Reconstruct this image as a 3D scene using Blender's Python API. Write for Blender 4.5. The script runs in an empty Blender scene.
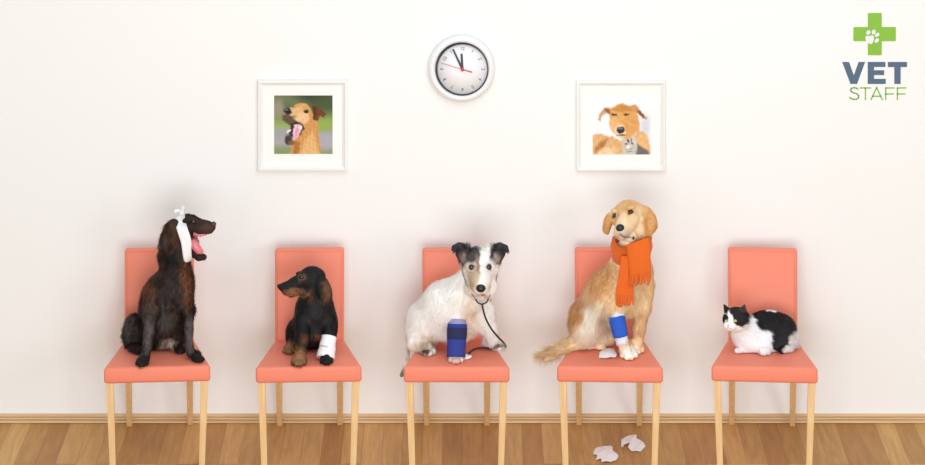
import bpy, bmesh, math, random
import numpy as np
from mathutils import Vector, Matrix
random.seed(7)
RNG = np.random.default_rng(11)
SC = bpy.context.scene
COL = SC.collection

# ------------------------------------------------------------------ camera, world, lights, exposure
CAM_D, CAM_H, FPX, HORIZON = 14.0, 4.73, 3116.5, -631.0
cam_d = bpy.data.cameras.new('camera'); cam = bpy.data.objects.new('camera', cam_d); COL.objects.link(cam)
cam.location = (0, -CAM_D, CAM_H); cam.rotation_euler = (math.pi / 2, 0, 0)
cam_d.sensor_width = 36.0; cam_d.lens = 36.0 * FPX / 925.0
cam_d.shift_y = -(232.5 - HORIZON) / 925.0
cam_d.clip_end = 100
SC.camera = cam

world = bpy.data.worlds.new('world'); SC.world = world; world.use_nodes = True
bg = world.node_tree.nodes['Background']; bg.inputs[0].default_value = (0.945, 0.975, 1.0, 1); bg.inputs[1].default_value = 0.64

def area(name, loc, target, size, power, color=(1, 1, 1)):
    l = bpy.data.lights.new(name, 'AREA'); l.shape = 'SQUARE'; l.size = size; l.energy = power; l.color = color
    o = bpy.data.objects.new(name, l); COL.objects.link(o); o.location = loc
    o.rotation_euler = (Vector(target) - Vector(loc)).to_track_quat('-Z', 'Y').to_euler()
    return o
area('softbox_right', (5.5, -9.0, 2.8), (0.3, 0, 0.8), 2.6, 165, (0.945, 0.975, 1.0))
area('fill_left', (-4.5, -9.5, 2.0), (-0.3, 0, 0.8), 4.5, 100, (0.945, 0.975, 1.0))  # added fill, evens out the light from the left
area('fill_front', (0.2, -8.5, 0.8), (0, 0, 0.3), 3.4, 400, (0.945, 0.975, 1.0))  # low fill added to lift the lower wall and hide chair shadows
area('fill_overhead', (0.5, -3.2, 4.6), (0, -0.8, 0), 3.0, 75, (0.96, 0.98, 1.0))  # added from above to brighten floor, seats and tissues; no lamp of the room

SC.view_settings.view_transform = 'Standard'; SC.view_settings.look = 'None'
SC.view_settings.gamma = 1.0; SC.view_settings.use_curve_mapping = False
SC.view_settings.exposure = -0.27

# ------------------------------------------------------------------ place of a photograph point at depth y
def scale(Y): return (CAM_D + Y) / FPX
def W(px, py, Y):
    s = (CAM_D + Y) / FPX
    return np.array(((px - 462.5) * s, Y, CAM_H - (py - HORIZON) * s))
SEAT_Z = 0.448
def seat_py(Y): return (CAM_H - SEAT_Z) / scale(Y) + HORIZON

# ------------------------------------------------------------------ materials
def lin(c):
    c = np.asarray(c, float) / 255.0
    return np.where(c <= 0.04045, c / 12.92, ((c + 0.055) / 1.055) ** 2.4)
def rgba(c): return tuple(float(v) for v in lin(c)) + (1.0,)
def mat(name, c, rough=0.6, metal=0.0, noise=0.0, nscale=30, bump=0.0, bscale=200, attr=None, spec=0.5, sheen=0.0, trans=0.0):
    m = bpy.data.materials.new(name); m.use_nodes = True
    nt = m.node_tree; b = nt.nodes['Principled BSDF']
    b.inputs['Roughness'].default_value = rough; b.inputs['Metallic'].default_value = metal
    b.inputs['Specular IOR Level'].default_value = spec
    b.inputs['Sheen Weight'].default_value = sheen
    tc = nt.nodes.new('ShaderNodeTexCoord')
    src = None
    if attr:
        a = nt.nodes.new('ShaderNodeAttribute'); a.attribute_name = attr; src = a.outputs['Color']
    else:
        r = nt.nodes.new('ShaderNodeRGB'); r.outputs[0].default_value = rgba(c); src = r.outputs[0]
    if noise > 0:
        n = nt.nodes.new('ShaderNodeTexNoise'); n.inputs['Scale'].default_value = nscale; n.inputs['Detail'].default_value = 4
        nt.links.new(tc.outputs['Object'], n.inputs['Vector'])
        mr = nt.nodes.new('ShaderNodeMapRange'); mr.inputs[3].default_value = 1 - noise; mr.inputs[4].default_value = 1 + noise
        nt.links.new(n.outputs[0], mr.inputs[0])
        mx = nt.nodes.new('ShaderNodeVectorMath'); mx.operation = 'SCALE'
        nt.links.new(src, mx.inputs[0]); nt.links.new(mr.outputs[0], mx.inputs['Scale']); src = mx.outputs[0]
    nt.links.new(src, b.inputs['Base Color'])
    if bump > 0:
        n = nt.nodes.new('ShaderNodeTexNoise'); n.inputs['Scale'].default_value = bscale; n.inputs['Detail'].default_value = 3
        nt.links.new(tc.outputs['Object'], n.inputs['Vector'])
        bp = nt.nodes.new('ShaderNodeBump'); bp.inputs['Strength'].default_value = bump; bp.inputs['Distance'].default_value = 0.003
        nt.links.new(n.outputs[0], bp.inputs['Height']); nt.links.new(bp.outputs[0], b.inputs['Normal'])
    return m

def wall_mat():
    return mat('painted_wall', (243, 243, 241), rough=0.9, noise=0.012, nscale=1.5, bump=0.06, bscale=120, spec=0.2)

def parquet_mat():
    m = bpy.data.materials.new('oak_parquet'); m.use_nodes = True
    nt = m.node_tree; L = nt.links; b = nt.nodes['Principled BSDF']
    tc = nt.nodes.new('ShaderNodeTexCoord')
    mp = nt.nodes.new('ShaderNodeMapping'); mp.inputs['Rotation'].default_value = (0, 0, math.pi / 2)
    L.new(tc.outputs['Object'], mp.inputs[0])
    br = nt.nodes.new('ShaderNodeTexBrick'); br.offset = 0.37; br.offset_frequency = 2
    br.inputs['Scale'].default_value = 1.0; br.inputs['Brick Width'].default_value = 0.85; br.inputs['Row Height'].default_value = 0.088
    br.inputs['Mortar Size'].default_value = 0.0006; br.inputs['Mortar Smooth'].default_value = 0.2
    br.inputs['Color1'].default_value = (0, 0, 0, 1); br.inputs['Color2'].default_value = (1, 1, 1, 1); br.inputs['Mortar'].default_value = (0.0, 0.0, 0.0, 1)
    L.new(mp.outputs[0], br.inputs['Vector'])
    rp = nt.nodes.new('ShaderNodeValToRGB')
    rp.color_ramp.elements[0].color = rgba((180, 130, 74)); rp.color_ramp.elements[1].color = rgba((214, 168, 106))
    e = rp.color_ramp.elements.new(0.5); e.color = rgba((198, 152, 92))
    L.new(br.outputs['Color'], rp.inputs[0])
    mp2 = nt.nodes.new('ShaderNodeMapping'); mp2.inputs['Scale'].default_value = (26, 2.2, 1)
    L.new(tc.outputs['Object'], mp2.inputs[0])
    n = nt.nodes.new('ShaderNodeTexNoise'); n.inputs['Scale'].default_value = 1.6; n.inputs['Detail'].default_value = 6; n.inputs['Distortion'].default_value = 0.6
    L.new(mp2.outputs[0], n.inputs['Vector'])
    mr = nt.nodes.new('ShaderNodeMapRange'); mr.inputs[3].default_value = 0.62; mr.inputs[4].default_value = 1.32
    L.new(n.outputs[0], mr.inputs[0])
    sc = nt.nodes.new('ShaderNodeVectorMath'); sc.operation = 'SCALE'
    L.new(rp.outputs[0], sc.inputs[0]); L.new(mr.outputs[0], sc.inputs['Scale'])
    mo = nt.nodes.new('ShaderNodeMix'); mo.data_type = 'RGBA'
    L.new(br.outputs['Fac'], mo.inputs[0]); L.new(sc.outputs[0], mo.inputs[6]); mo.inputs[7].default_value = rgba((128, 86, 48))
    L.new(mo.outputs[2], b.inputs['Base Color'])
    b.inputs['Roughness'].default_value = 0.5; b.inputs['Specular IOR Level'].default_value = 0.2
    return m

def wood_mat(name, c1, c2, axis='Z', sc=6):
    m = bpy.data.materials.new(name); m.use_nodes = True
    nt = m.node_tree; L = nt.links; b = nt.nodes['Principled BSDF']
    tc = nt.nodes.new('ShaderNodeTexCoord'); mp = nt.nodes.new('ShaderNodeMapping')
    mp.inputs['Scale'].default_value = (90, 90, sc) if axis == 'Z' else (sc, 90, 90)
    L.new(tc.outputs['Object'], mp.inputs[0])
    n = nt.nodes.new('ShaderNodeTexNoise'); n.inputs['Scale'].default_value = 1.0; n.inputs['Detail'].default_value = 5
    L.new(mp.outputs[0], n.inputs['Vector'])
    rp = nt.nodes.new('ShaderNodeValToRGB'); rp.color_ramp.elements[0].color = rgba(c1); rp.color_ramp.elements[1].color = rgba(c2)
    rp.color_ramp.elements[0].position = 0.3; rp.color_ramp.elements[1].position = 0.7
    L.new(n.outputs[0], rp.inputs[0]); L.new(rp.outputs[0], b.inputs['Base Color'])
    b.inputs['Roughness'].default_value = 0.45
    return m

M = {}
M['wall'] = wall_mat(); M['floor'] = parquet_mat()
M['base'] = wood_mat('oak_baseboard', (206, 170, 124), (226, 196, 152), 'X', 3)
M['leg'] = wood_mat('beech_leg', (224, 182, 126), (238, 204, 152))
M['leather'] = mat('coral_leatherette', (239, 136, 110), rough=0.5, noise=0.02, nscale=6, bump=0.12, bscale=260, spec=0.35)
M['seam'] = mat('coral_seam', (232, 128, 105), rough=0.6)
M['white_plastic'] = mat('white_plastic', (234, 235, 236), rough=0.3)
M['clock_face'] = mat('clock_face', (248, 248, 251), rough=0.5)
M['black_rim'] = mat('black_rim', (38, 42, 52), rough=0.4)
M['dark_hand'] = mat('dark_hand', (50, 56, 66), rough=0.5)
M['red_hand'] = mat('red_hand', (205, 50, 60), rough=0.5)
M['grey_mark'] = mat('grey_mark', (120, 122, 128), rough=0.6)
M['frame'] = mat('white_frame', (238, 239, 235), rough=0.35)
M['mat'] = mat('mat_board', (246, 246, 243), rough=0.9, spec=0.1)
M['print'] = mat('photo_print', (0, 0, 0), rough=0.5, attr='coat', spec=0.2)
M['coat'] = mat('animal_coat', (0, 0, 0), rough=0.7, attr='coat', spec=0.25)
M['fur'] = mat('animal_fur', (0, 0, 0), rough=0.45, attr='coat', spec=0.5)
M['nose_black'] = mat('nose_black', (30, 27, 28), rough=0.35)
M['nose_brown'] = mat('nose_brown', (72, 48, 42), rough=0.4)
M['nose_pink'] = mat('nose_pink', (222, 160, 150), rough=0.5)
M['eye_dark'] = mat('eye_dark', (34, 22, 16), rough=0.08, spec=0.8)
M['eye_amber'] = mat('eye_amber', (84, 54, 28), rough=0.08, spec=0.8)
M['eye_cat'] = mat('eye_cat', (196, 196, 110), rough=0.08, spec=0.8)
M['pupil'] = mat('pupil', (10, 10, 10), rough=0.1, spec=0.8)
M['tongue'] = mat('tongue', (224, 124, 132), rough=0.3)
M['tooth'] = mat('tooth', (240, 234, 218), rough=0.3)
M['gauze'] = mat('gauze', (246, 246, 248), rough=0.95, bump=0.3, bscale=500, spec=0.1)
M['tape'] = mat('beige_tape', (226, 186, 160), rough=0.8)
M['navy'] = mat('navy_brace', (44, 58, 140), rough=0.85, bump=0.2, bscale=500)
M['navy_dark'] = mat('navy_strap', (34, 42, 82), rough=0.9, bump=0.2, bscale=500)
M['lavender'] = mat('lavender_lining', (150, 150, 192), rough=0.9)
M['blue'] = mat('blue_wrap', (38, 92, 204), rough=0.85, noise=0.05, nscale=200, bump=0.3, bscale=600)
M['pale_blue'] = mat('pale_blue_gauze', (222, 228, 242), rough=0.95)
M['orange'] = mat('orange_fleece', (226, 106, 40), rough=0.95, noise=0.05, nscale=250, bump=0.3, bscale=500, sheen=0.2, spec=0.1)
M['rubber'] = mat('black_rubber', (34, 34, 36), rough=0.35)
M['steel'] = mat('steel', (150, 150, 155), rough=0.25, metal=1.0)
M['tissue'] = mat('tissue', (254, 254, 255), rough=0.95, spec=0.1)
M['green'] = mat('logo_green', (139, 191, 74), rough=0.7, spec=0.1)
M['slate'] = mat('logo_slate', (92, 112, 134), rough=0.7, spec=0.1)

_nt = M['fur'].node_tree; _p = _nt.nodes['Principled BSDF']; _o = _nt.nodes['Material Output']
_t = _nt.nodes.new('ShaderNodeBsdfTranslucent'); _m = _nt.nodes.new('ShaderNodeMixShader'); _m.inputs[0].default_value = 0.48
_nt.links.new([n for n in _nt.nodes if n.type == 'ATTRIBUTE'][0].outputs['Color'], _t.inputs['Color'])
_nt.links.new(_p.outputs[0], _m.inputs[1]); _nt.links.new(_t.outputs[0], _m.inputs[2]); _nt.links.new(_m.outputs[0], _o.inputs['Surface'])

# ------------------------------------------------------------------ object helpers
def link(o, parent=None):
    COL.objects.link(o)
    if parent is not None: o.parent = parent
    return o
def mesh_obj(name, verts, faces, m, parent=None, smooth=True, colors=None):
    """verts are given in world space; the object's own space follows its parent's"""
    me = bpy.data.meshes.new(name)
    v = np.asarray(verts, float)
    if parent is not None:
        off = np.array(parent_origin(parent)); v = v - off
    me.from_pydata(v.tolist(), [], faces if isinstance(faces, list) else faces.tolist())
    me.materials.append(m)
    if smooth: me.polygons.foreach_set('use_smooth', np.ones(len(me.polygons), bool))
    if colors is not None:
        a = me.color_attributes.new('coat', 'FLOAT_COLOR', 'POINT')
        c = np.ones((len(v), 4)); c[:, :3] = colors
        a.data.foreach_set('color', c.ravel())
    me.update()
    return link(bpy.data.objects.new(name, me), parent)
def parent_origin(p):
    o = np.zeros(3)
    while p is not None:
        o += np.array(p.location); p = p.parent
    return o
def bm_obj(name, bm, m, parent=None, smooth=False):
    me = bpy.data.meshes.new(name); bm.normal_update(); bm.to_mesh(me); bm.free(); me.materials.append(m)
    if smooth: me.polygons.foreach_set('use_smooth', np.ones(len(me.polygons), bool))
    return link(bpy.data.objects.new(name, me), parent)
def empty(name, loc, label, cat, group=None):
    o = bpy.data.objects.new(name, None); o.empty_display_size = 0.05; COL.objects.link(o); o.location = loc
    o['label'] = label; o['category'] = cat
    if group: o['group'] = group
    return o
def box_bm(bm, pts8, bevel=0.0, seg=3):
    """pts8: bottom 4 (ccw) then top 4"""
    vs = [bm.verts.new(p) for p in pts8]
    fs = [(3, 2, 1, 0), (4, 5, 6, 7), (0, 1, 5, 4), (1, 2, 6, 5), (2, 3, 7, 6), (3, 0, 4, 7)]
    for f in fs: bm.faces.new([vs[i] for i in f])
    if bevel > 0:
        bmesh.ops.bevel(bm, geom=bm.edges[:], offset=bevel, segments=seg, profile=0.5, affect='EDGES')
def box(bm, x0, x1, y0, y1, z0, z1, bevel=0.0, seg=2):
    box_bm(bm, [(x0, y0, z0), (x1, y0, z0), (x1, y1, z0), (x0, y1, z0), (x0, y0, z1), (x1, y0, z1), (x1, y1, z1), (x0, y1, z1)], bevel, seg)
def tube(pts, radii, n=10, cap=True):
    """round tube along world points -> verts, faces"""
    P = [np.array(p, float) for p in pts]
    if not hasattr(radii, '__len__'): radii = [radii] * len(P)
    V, F = [], []
    up = None
    for i, p in enumerate(P):
        t = P[min(i + 1, len(P) - 1)] - P[max(i - 1, 0)]; t = t / (np.linalg.norm(t) + 1e-9)
        if up is None:
            up = np.array((0, 0, 1.0)) if abs(t[2]) < 0.9 else np.array((1.0, 0, 0))
        a = np.cross(t, up); a /= np.linalg.norm(a) + 1e-9; b = np.cross(a, t); up = b
        for k in range(n):
            th = 2 * math.pi * k / n
            V.append(p + radii[i] * (math.cos(th) * a + math.sin(th) * b))
    for i in range(len(P) - 1):
        for k in range(n):
            k2 = (k + 1) % n
            F.append((i * n + k, i * n + k2, (i + 1) * n + k2, (i + 1) * n + k))
    if cap:
        F.append(tuple(reversed(range(n)))); F.append(tuple((len(P) - 1) * n + k for k in range(n)))
    return V, F
def merge(parts):
    V, F = [], []
    for v, f in parts:
        o = len(V); V += list(v); F += [tuple(i + o for i in q) for q in f]
    return V, F
def spline(pts, n=8):
    P = [np.array(p, float) for p in pts]; out = []
    for i in range(len(P) - 1):
        p0 = P[max(i - 1, 0)]; p1 = P[i]; p2 = P[i + 1]; p3 = P[min(i + 2, len(P) - 1)]
        for k in range(n):
            t = k / n
            out.append(0.5 * ((2 * p1) + (-p0 + p2) * t + (2 * p0 - 5 * p1 + 4 * p2 - p3) * t * t + (-p0 + 3 * p1 - 3 * p2 + p3) * t ** 3))
    out.append(P[-1]); return out
def uv_ball(c, r, nu=14, nv=10, R=None):
    """ellipsoid of radii r about c"""
    V, F = [], []
    r = np.asarray(r, float) * np.ones(3)
    for j in range(nv + 1):
        ph = math.pi * j / nv
        for i in range(nu):
            th = 2 * math.pi * i / nu
            d = np.array((math.sin(ph) * math.cos(th), math.sin(ph) * math.sin(th), math.cos(ph))) * r
            if R is not None: d = R @ d
            V.append(np.array(c) + d)
    for j in range(nv):
        for i in range(nu):
            i2 = (i + 1) % nu
            F.append((j * nu + i, (j + 1) * nu + i, (j + 1) * nu + i2, j * nu + i2))
    return V, F
def prism(poly, y0, y1):
    """polygon [(x,z)] in the wall plane, extruded y0 (front) .. y1 (back)"""
    n = len(poly); V = [(x, y0, z) for x, z in poly] + [(x, y1, z) for x, z in poly]
    F = [tuple(range(n)), tuple(reversed(range(n, 2 * n)))]
    for i in range(n):
        j = (i + 1) % n; F.append((j, i, n + i, n + j))
    return V, F

# ------------------------------------------------------------------ blended body surfaces
def frame_of(ang, yaw=0.0):
    """columns: long axis (ang deg up from +x in the picture plane), depth axis, cross axis; then yaw about z"""
    a = math.radians(ang); R = np.array(((math.cos(a), 0, -math.sin(a)), (0, 1, 0), (math.sin(a), 0, math.cos(a))))
    y = math.radians(yaw); Z = np.array(((math.cos(y), -math.sin(y), 0), (math.sin(y), math.cos(y), 0), (0, 0, 1)))
    return Z @ R
class Body:
    def __init__(s): s.p = []
    def cap(s, a, b, k=3.0):
        sa, sb = scale(a[2] / 100), scale(b[2] / 100)
        s.p.append(('c', W(a[0], a[1], a[2] / 100), W(b[0], b[1], b[2] / 100), a[3] * sa, b[3] * sb, k * sa)); return s
    def chain(s, pts, k=3.0):
        for a, b in zip(pts[:-1], pts[1:]): s.cap(a, b, k)
        return s
    def ell(s, c, r, ang=0, yaw=0, k=3.0):
        sc = scale(c[2] / 100)
        s.p.append(('e', W(c[0], c[1], c[2] / 100), frame_of(ang, yaw), np.array((r[0], r[2], r[1]), float) * sc, k * sc)); return s
    def one(s, q, P):
        if q[0] == 'c':
            a, b = q[1], q[2]; ba = b - a; L = ba @ ba + 1e-12
            t = np.clip(((P - a) @ ba) / L, 0, 1)
            d = P - a - t[..., None] * ba
            return np.sqrt((d * d).sum(-1)) - (q[3] + (q[4] - q[3]) * t)
        L = (P - q[1]) @ q[2]
        k0 = np.sqrt(((L / q[3]) ** 2).sum(-1)); k1 = np.sqrt(((L / q[3] ** 2) ** 2).sum(-1)) + 1e-9
        return k0 * (k0 - 1) / k1
    def bbox(s, q):
        if q[0] == 'c':
            r = max(q[3], q[4]) + q[5] + 0.012
            return np.minimum(q[1], q[2]) - r, np.maximum(q[1], q[2]) + r
        r = (np.abs(q[2]) @ q[3]) + q[4] + 0.012
        return q[1] - r, q[1] + r
    def sdf(s, P):
        P = np.asarray(P, float); D = np.full(P.shape[:-1], 0.5)
        for q in s.p:
            d = s.one(q, P); k = q[-1]
            h = np.maximum(k - np.abs(D - d), 0) / k; D = np.minimum(D, d) - h * h * k / 4
        return D
    def grad(s, P, e=0.0015):
        P = np.asarray(P, float); g = np.zeros_like(P)
        for i in range(3):
            o = np.zeros(3); o[i] = e; g[..., i] = s.sdf(P + o) - s.sdf(P - o)
        return g / (np.linalg.norm(g, axis=-1, keepdims=True) + 1e-12)
    def surf(s, px, py, y0=-0.95, y1=-0.15):
        """depth at which the sight line through (px,py) first meets the body"""
        Y = np.arange(y0, y1, 0.0015)
        P = np.stack([W(px, py, y) for y in Y]); d = s.sdf(P)
        i = np.argmax(d < 0) if (d < 0).any() else int(np.argmin(d))
        return float(Y[i])
    def mesh(s, h=0.0035):
        lo = np.min([s.bbox(q)[0] for q in s.p], 0); hi = np.max([s.bbox(q)[1] for q in s.p], 0)
        n = np.ceil((hi - lo) / h).astype(int) + 1
        ax = [lo[i] + h * np.arange(n[i]) for i in range(3)]
        D = np.full(n, 0.5)
        for q in s.p:
            a, b = s.bbox(q); i0 = np.maximum(((a - lo) / h).astype(int), 0); i1 = np.minimum(((b - lo) / h).astype(int) + 2, n)
            sl = tuple(slice(i0[i], i1[i]) for i in range(3))
            G = np.stack(np.meshgrid(*[ax[i][sl[i]] for i in range(3)], indexing='ij'), -1)
            d = s.one(q, G); k = q[-1]; S = D[sl]
            hh = np.maximum(k - np.abs(S - d), 0) / k; D[sl] = np.minimum(S, d) - hh * hh * k / 4
        I = D < 0
        c = np.zeros(tuple(n - 1), int)
        offs = [(i, j, k) for i in (0, 1) for j in (0, 1) for k in (0, 1)]
        for o in offs: c += I[o[0]:n[0] - 1 + o[0], o[1]:n[1] - 1 + o[1], o[2]:n[2] - 1 + o[2]]
        cells = np.argwhere((c > 0) & (c < 8)); idx = -np.ones(tuple(n - 1), int)
        idx[cells[:, 0], cells[:, 1], cells[:, 2]] = np.arange(len(cells))
        vals = {o: D[cells[:, 0] + o[0], cells[:, 1] + o[1], cells[:, 2] + o[2]] for o in offs}
        acc = np.zeros((len(cells), 3)); cnt = np.zeros(len(cells))
        for o in offs:
            for i in range(3):
                if o[i] == 0:
                    o2 = list(o); o2[i] = 1; o2 = tuple(o2); A, B = vals[o], vals[o2]
                    m = (A < 0) != (B < 0); t = np.where(m, A / np.where(m, A - B, 1), 0)
                    p = np.tile(np.array(o, float), (len(cells), 1)); p[:, i] += t
                    acc += np.where(m[:, None], p, 0); cnt += m
        V = lo + h * (cells + acc / cnt[:, None])
        F = []
        for i in range(3):
            j, k = (i + 1) % 3, (i + 2) % 3
            sl0 = [slice(0, n[0] - 1), slice(0, n[1] - 1), slice(0, n[2] - 1)]
            A = I[tuple(sl0)]; sl1 = list(sl0); sl1[i] = slice(1, n[i]); B = I[tuple(sl1)]
            e = np.argwhere(A != B); e = e[(e[:, j] > 0) & (e[:, k] > 0)]
            dj = np.zeros(3, int); dj[j] = 1; dk = np.zeros(3, int); dk[k] = 1
            def g(x): return idx[x[:, 0], x[:, 1], x[:, 2]]
            q = np.stack([g(e - dj - dk), g(e - dk), g(e), g(e - dj)], 1)
            ins = A[e[:, 0], e[:, 1], e[:, 2]]
            q[~ins] = q[~ins][:, ::-1]; F.append(q)
        F = np.concatenate(F); F = F[(F >= 0).all(1)]
        return V, F

def to_px(P):
    s = (CAM_D + P[:, 1]) / FPX
    return 462.5 + P[:, 0] / s, HORIZON + (CAM_H - P[:, 2]) / s, P[:, 1] * 100
def wob(P, f, seed=0):
    r = np.random.default_rng(seed); o = np.zeros(len(P))
    for i in range(5):
        d = r.normal(size=3); d /= np.linalg.norm(d); o += np.sin(P @ d * f * r.uniform(0.6, 1.6) + r.uniform(0, 6.28))
    return o / 2.5
def field(P, base, patches, warp=1.2):
    """a coat value over the body: base value, then elliptical patches (cx,cy,rx,ry,ang,value[,ynear,yfar][,soft])"""
    px, py, Y = to_px(P)
    px = px + warp * wob(P, 160, 1); py = py + warp * wob(P, 160, 2)
    base = np.asarray(base, float); out = np.tile(base, (len(P), 1)) if base.ndim else np.full((len(P), 1), float(base))
    for q in patches:
        cx, cy, rx, ry, ang, val = q[:6]; ymin, ymax = (q[6], q[7]) if len(q) > 7 else (-200, 200); soft = q[8] if len(q) > 8 else 0.3
        a = math.radians(ang); dx, dy = px - cx, -(py - cy)
        u = (dx * math.cos(a) + dy * math.sin(a)) / rx; v = (-dx * math.sin(a) + dy * math.cos(a)) / ry
        w = np.clip((1 - np.sqrt(u * u + v * v)) / soft + 0.5, 0, 1)
        w = w * np.clip((Y - ymin) / 1.0, 0, 1) * np.clip((ymax - Y) / 1.0, 0, 1)
        out = out * (1 - w[:, None]) + np.atleast_1d(np.asarray(val, float)) * w[:, None]
    return out
def C(*c): return lin(c)

def grow_fur(body, V, F, n, length, comb, coat, width=0.36, lift=0.35, jitter=0.25, seed=5, curl=0.3, mott=0.0):
    """thin strands rooted all over the body"""
    r = np.random.default_rng(seed)
    a, b, c, d = (V[F[:, i]] for i in range(4))
    ar = np.linalg.norm(np.cross(c - a, d - b), axis=1); pr = ar / ar.sum()
    f = r.choice(len(F), n, p=pr); u, v = r.random((2, n))[:, :, None]
    P = (a[f] * (1 - u) + b[f] * u) * (1 - v) + (d[f] * (1 - u) + c[f] * u) * v
    L = length(P)[:, 0] * 0.0043 * r.uniform(0.6, 1.25, n)
    keep = L > 0.0015; P = P[keep]; L = L[keep]; n = len(P)
    N = body.grad(P); cm = comb(P)
    cw = np.stack([cm[:, 0], -cm[:, 2], -cm[:, 1]], 1); cw /= np.linalg.norm(cw, axis=1, keepdims=True) + 1e-9
    sw = np.stack([wob(P, 90, 21), wob(P, 90, 22), wob(P, 90, 23)], 1) * curl
    cw = cw + sw + r.normal(size=(n, 3)) * 0.16
    ct = cw - (cw * N).sum(1, keepdims=True) * N; ct /= np.linalg.norm(ct, axis=1, keepdims=True) + 1e-9
    d1 = ct + N * lift * r.uniform(0.4, 1.6, (n, 1)); d1 /= np.linalg.norm(d1, axis=1, keepdims=True)
    d2 = d1 + cw * 0.45; d2 /= np.linalg.norm(d2, axis=1, keepdims=True)
    side = np.cross(N, d1); side /= np.linalg.norm(side, axis=1, keepdims=True) + 1e-9
    w = (width * 0.0043 * r.uniform(0.6, 1.3, n))[:, None]; Lc = L[:, None]
    root = P - N * 0.001; mid = root + d1 * Lc * 0.5; tip = mid + d2 * Lc * 0.5
    mid[:, 2] = np.maximum(mid[:, 2], np.where(np.abs(root[:, 2] - SEAT_Z) < 0.05, SEAT_Z + 0.001, -9)[:])
    over = (np.abs(tip[:, 0] - CX) < 0.20) & (tip[:, 1] > -0.6)
    tip[:, 2] = np.where(over, np.maximum(tip[:, 2], SEAT_Z + 0.001), tip[:, 2])
    VV = np.stack([root - side * w / 2, root + side * w / 2, mid + side * w * 0.42, mid - side * w * 0.42, tip], 1).reshape(-1, 3)
    k = np.arange(n) * 5
    me = bpy.data.meshes.new('fur')
    nv = n * 5; me.vertices.add(nv)
    off = parent_origin(CUR)
    me.vertices.foreach_set('co', (VV - off).astype(np.float32).ravel())
    quads = np.stack([k, k + 1, k + 2, k + 3], 1); tris = np.stack([k + 3, k + 2, k + 4], 1)
    li = np.concatenate([quads.ravel(), tris.ravel()]); me.loops.add(len(li)); me.loops.foreach_set('vertex_index', li.astype(np.int32))
    me.polygons.add(2 * n)
    st = np.concatenate([np.arange(n) * 4, 4 * n + np.arange(n) * 3]); me.polygons.foreach_set('loop_start', st.astype(np.int32))
    me.update(calc_edges=True); me.polygons.foreach_set('use_smooth', np.ones(2 * n, bool))
    col = coat(P) * np.clip(1 + jitter * r.normal(size=(n, 1)) + mott * wob(P * (1, 1, .45), 420, 31)[:, None], 0.3, 2.2); col = np.clip(col, 0, 0.96)
    at = me.color_attributes.new('coat', 'FLOAT_COLOR', 'POINT'); cc = np.ones((n, 5, 4)); cc[:, :, :3] = col[:, None, :]
    at.data.foreach_set('color', cc.ravel()); me.materials.append(M['fur']); me.update()
    return link(bpy.data.objects.new('fur', me), CUR)

CUR = None; CX = 0.0
def build_animal(name, body, coat, label, cat, cx, fur_n, length, comb, h=0.0035, **kw):
    global CUR, CX
    Ym = -0.42; CX = W(cx, 360, Ym)[0]
    root = empty(name, (CX, Ym, SEAT_Z), label, cat)
    V, F = body.mesh(h)
    V[:, 2] = np.maximum(V[:, 2], np.where((np.abs(V[:, 0] - CX) < 0.2), SEAT_Z + 0.0005, -9))
    b = mesh_obj('body', V, F, M['coat'], root, colors=coat(V))
    CUR = root
    if fur_n: grow_fur(body, V, F, fur_n, length, comb, coat, **kw)
    return root
def ball(name, root, body, px, py, r, m, inset=0.3, flat=1.0, ang=0, Y=None):
    """ball part seated in the body surface; r = (rx, rz) in picture units"""
    if not hasattr(r, '__len__'): r = (r, r)
    Yq = body.surf(px, py) if Y is None else Y
    s = scale(Yq); rr = np.array((r[0], min(r) * flat, r[1])) * s
    V, F = uv_ball(W(px, py, Yq + inset * rr[1]), rr, R=frame_of(ang))
    return mesh_obj(name, V, F, m, root)

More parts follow.
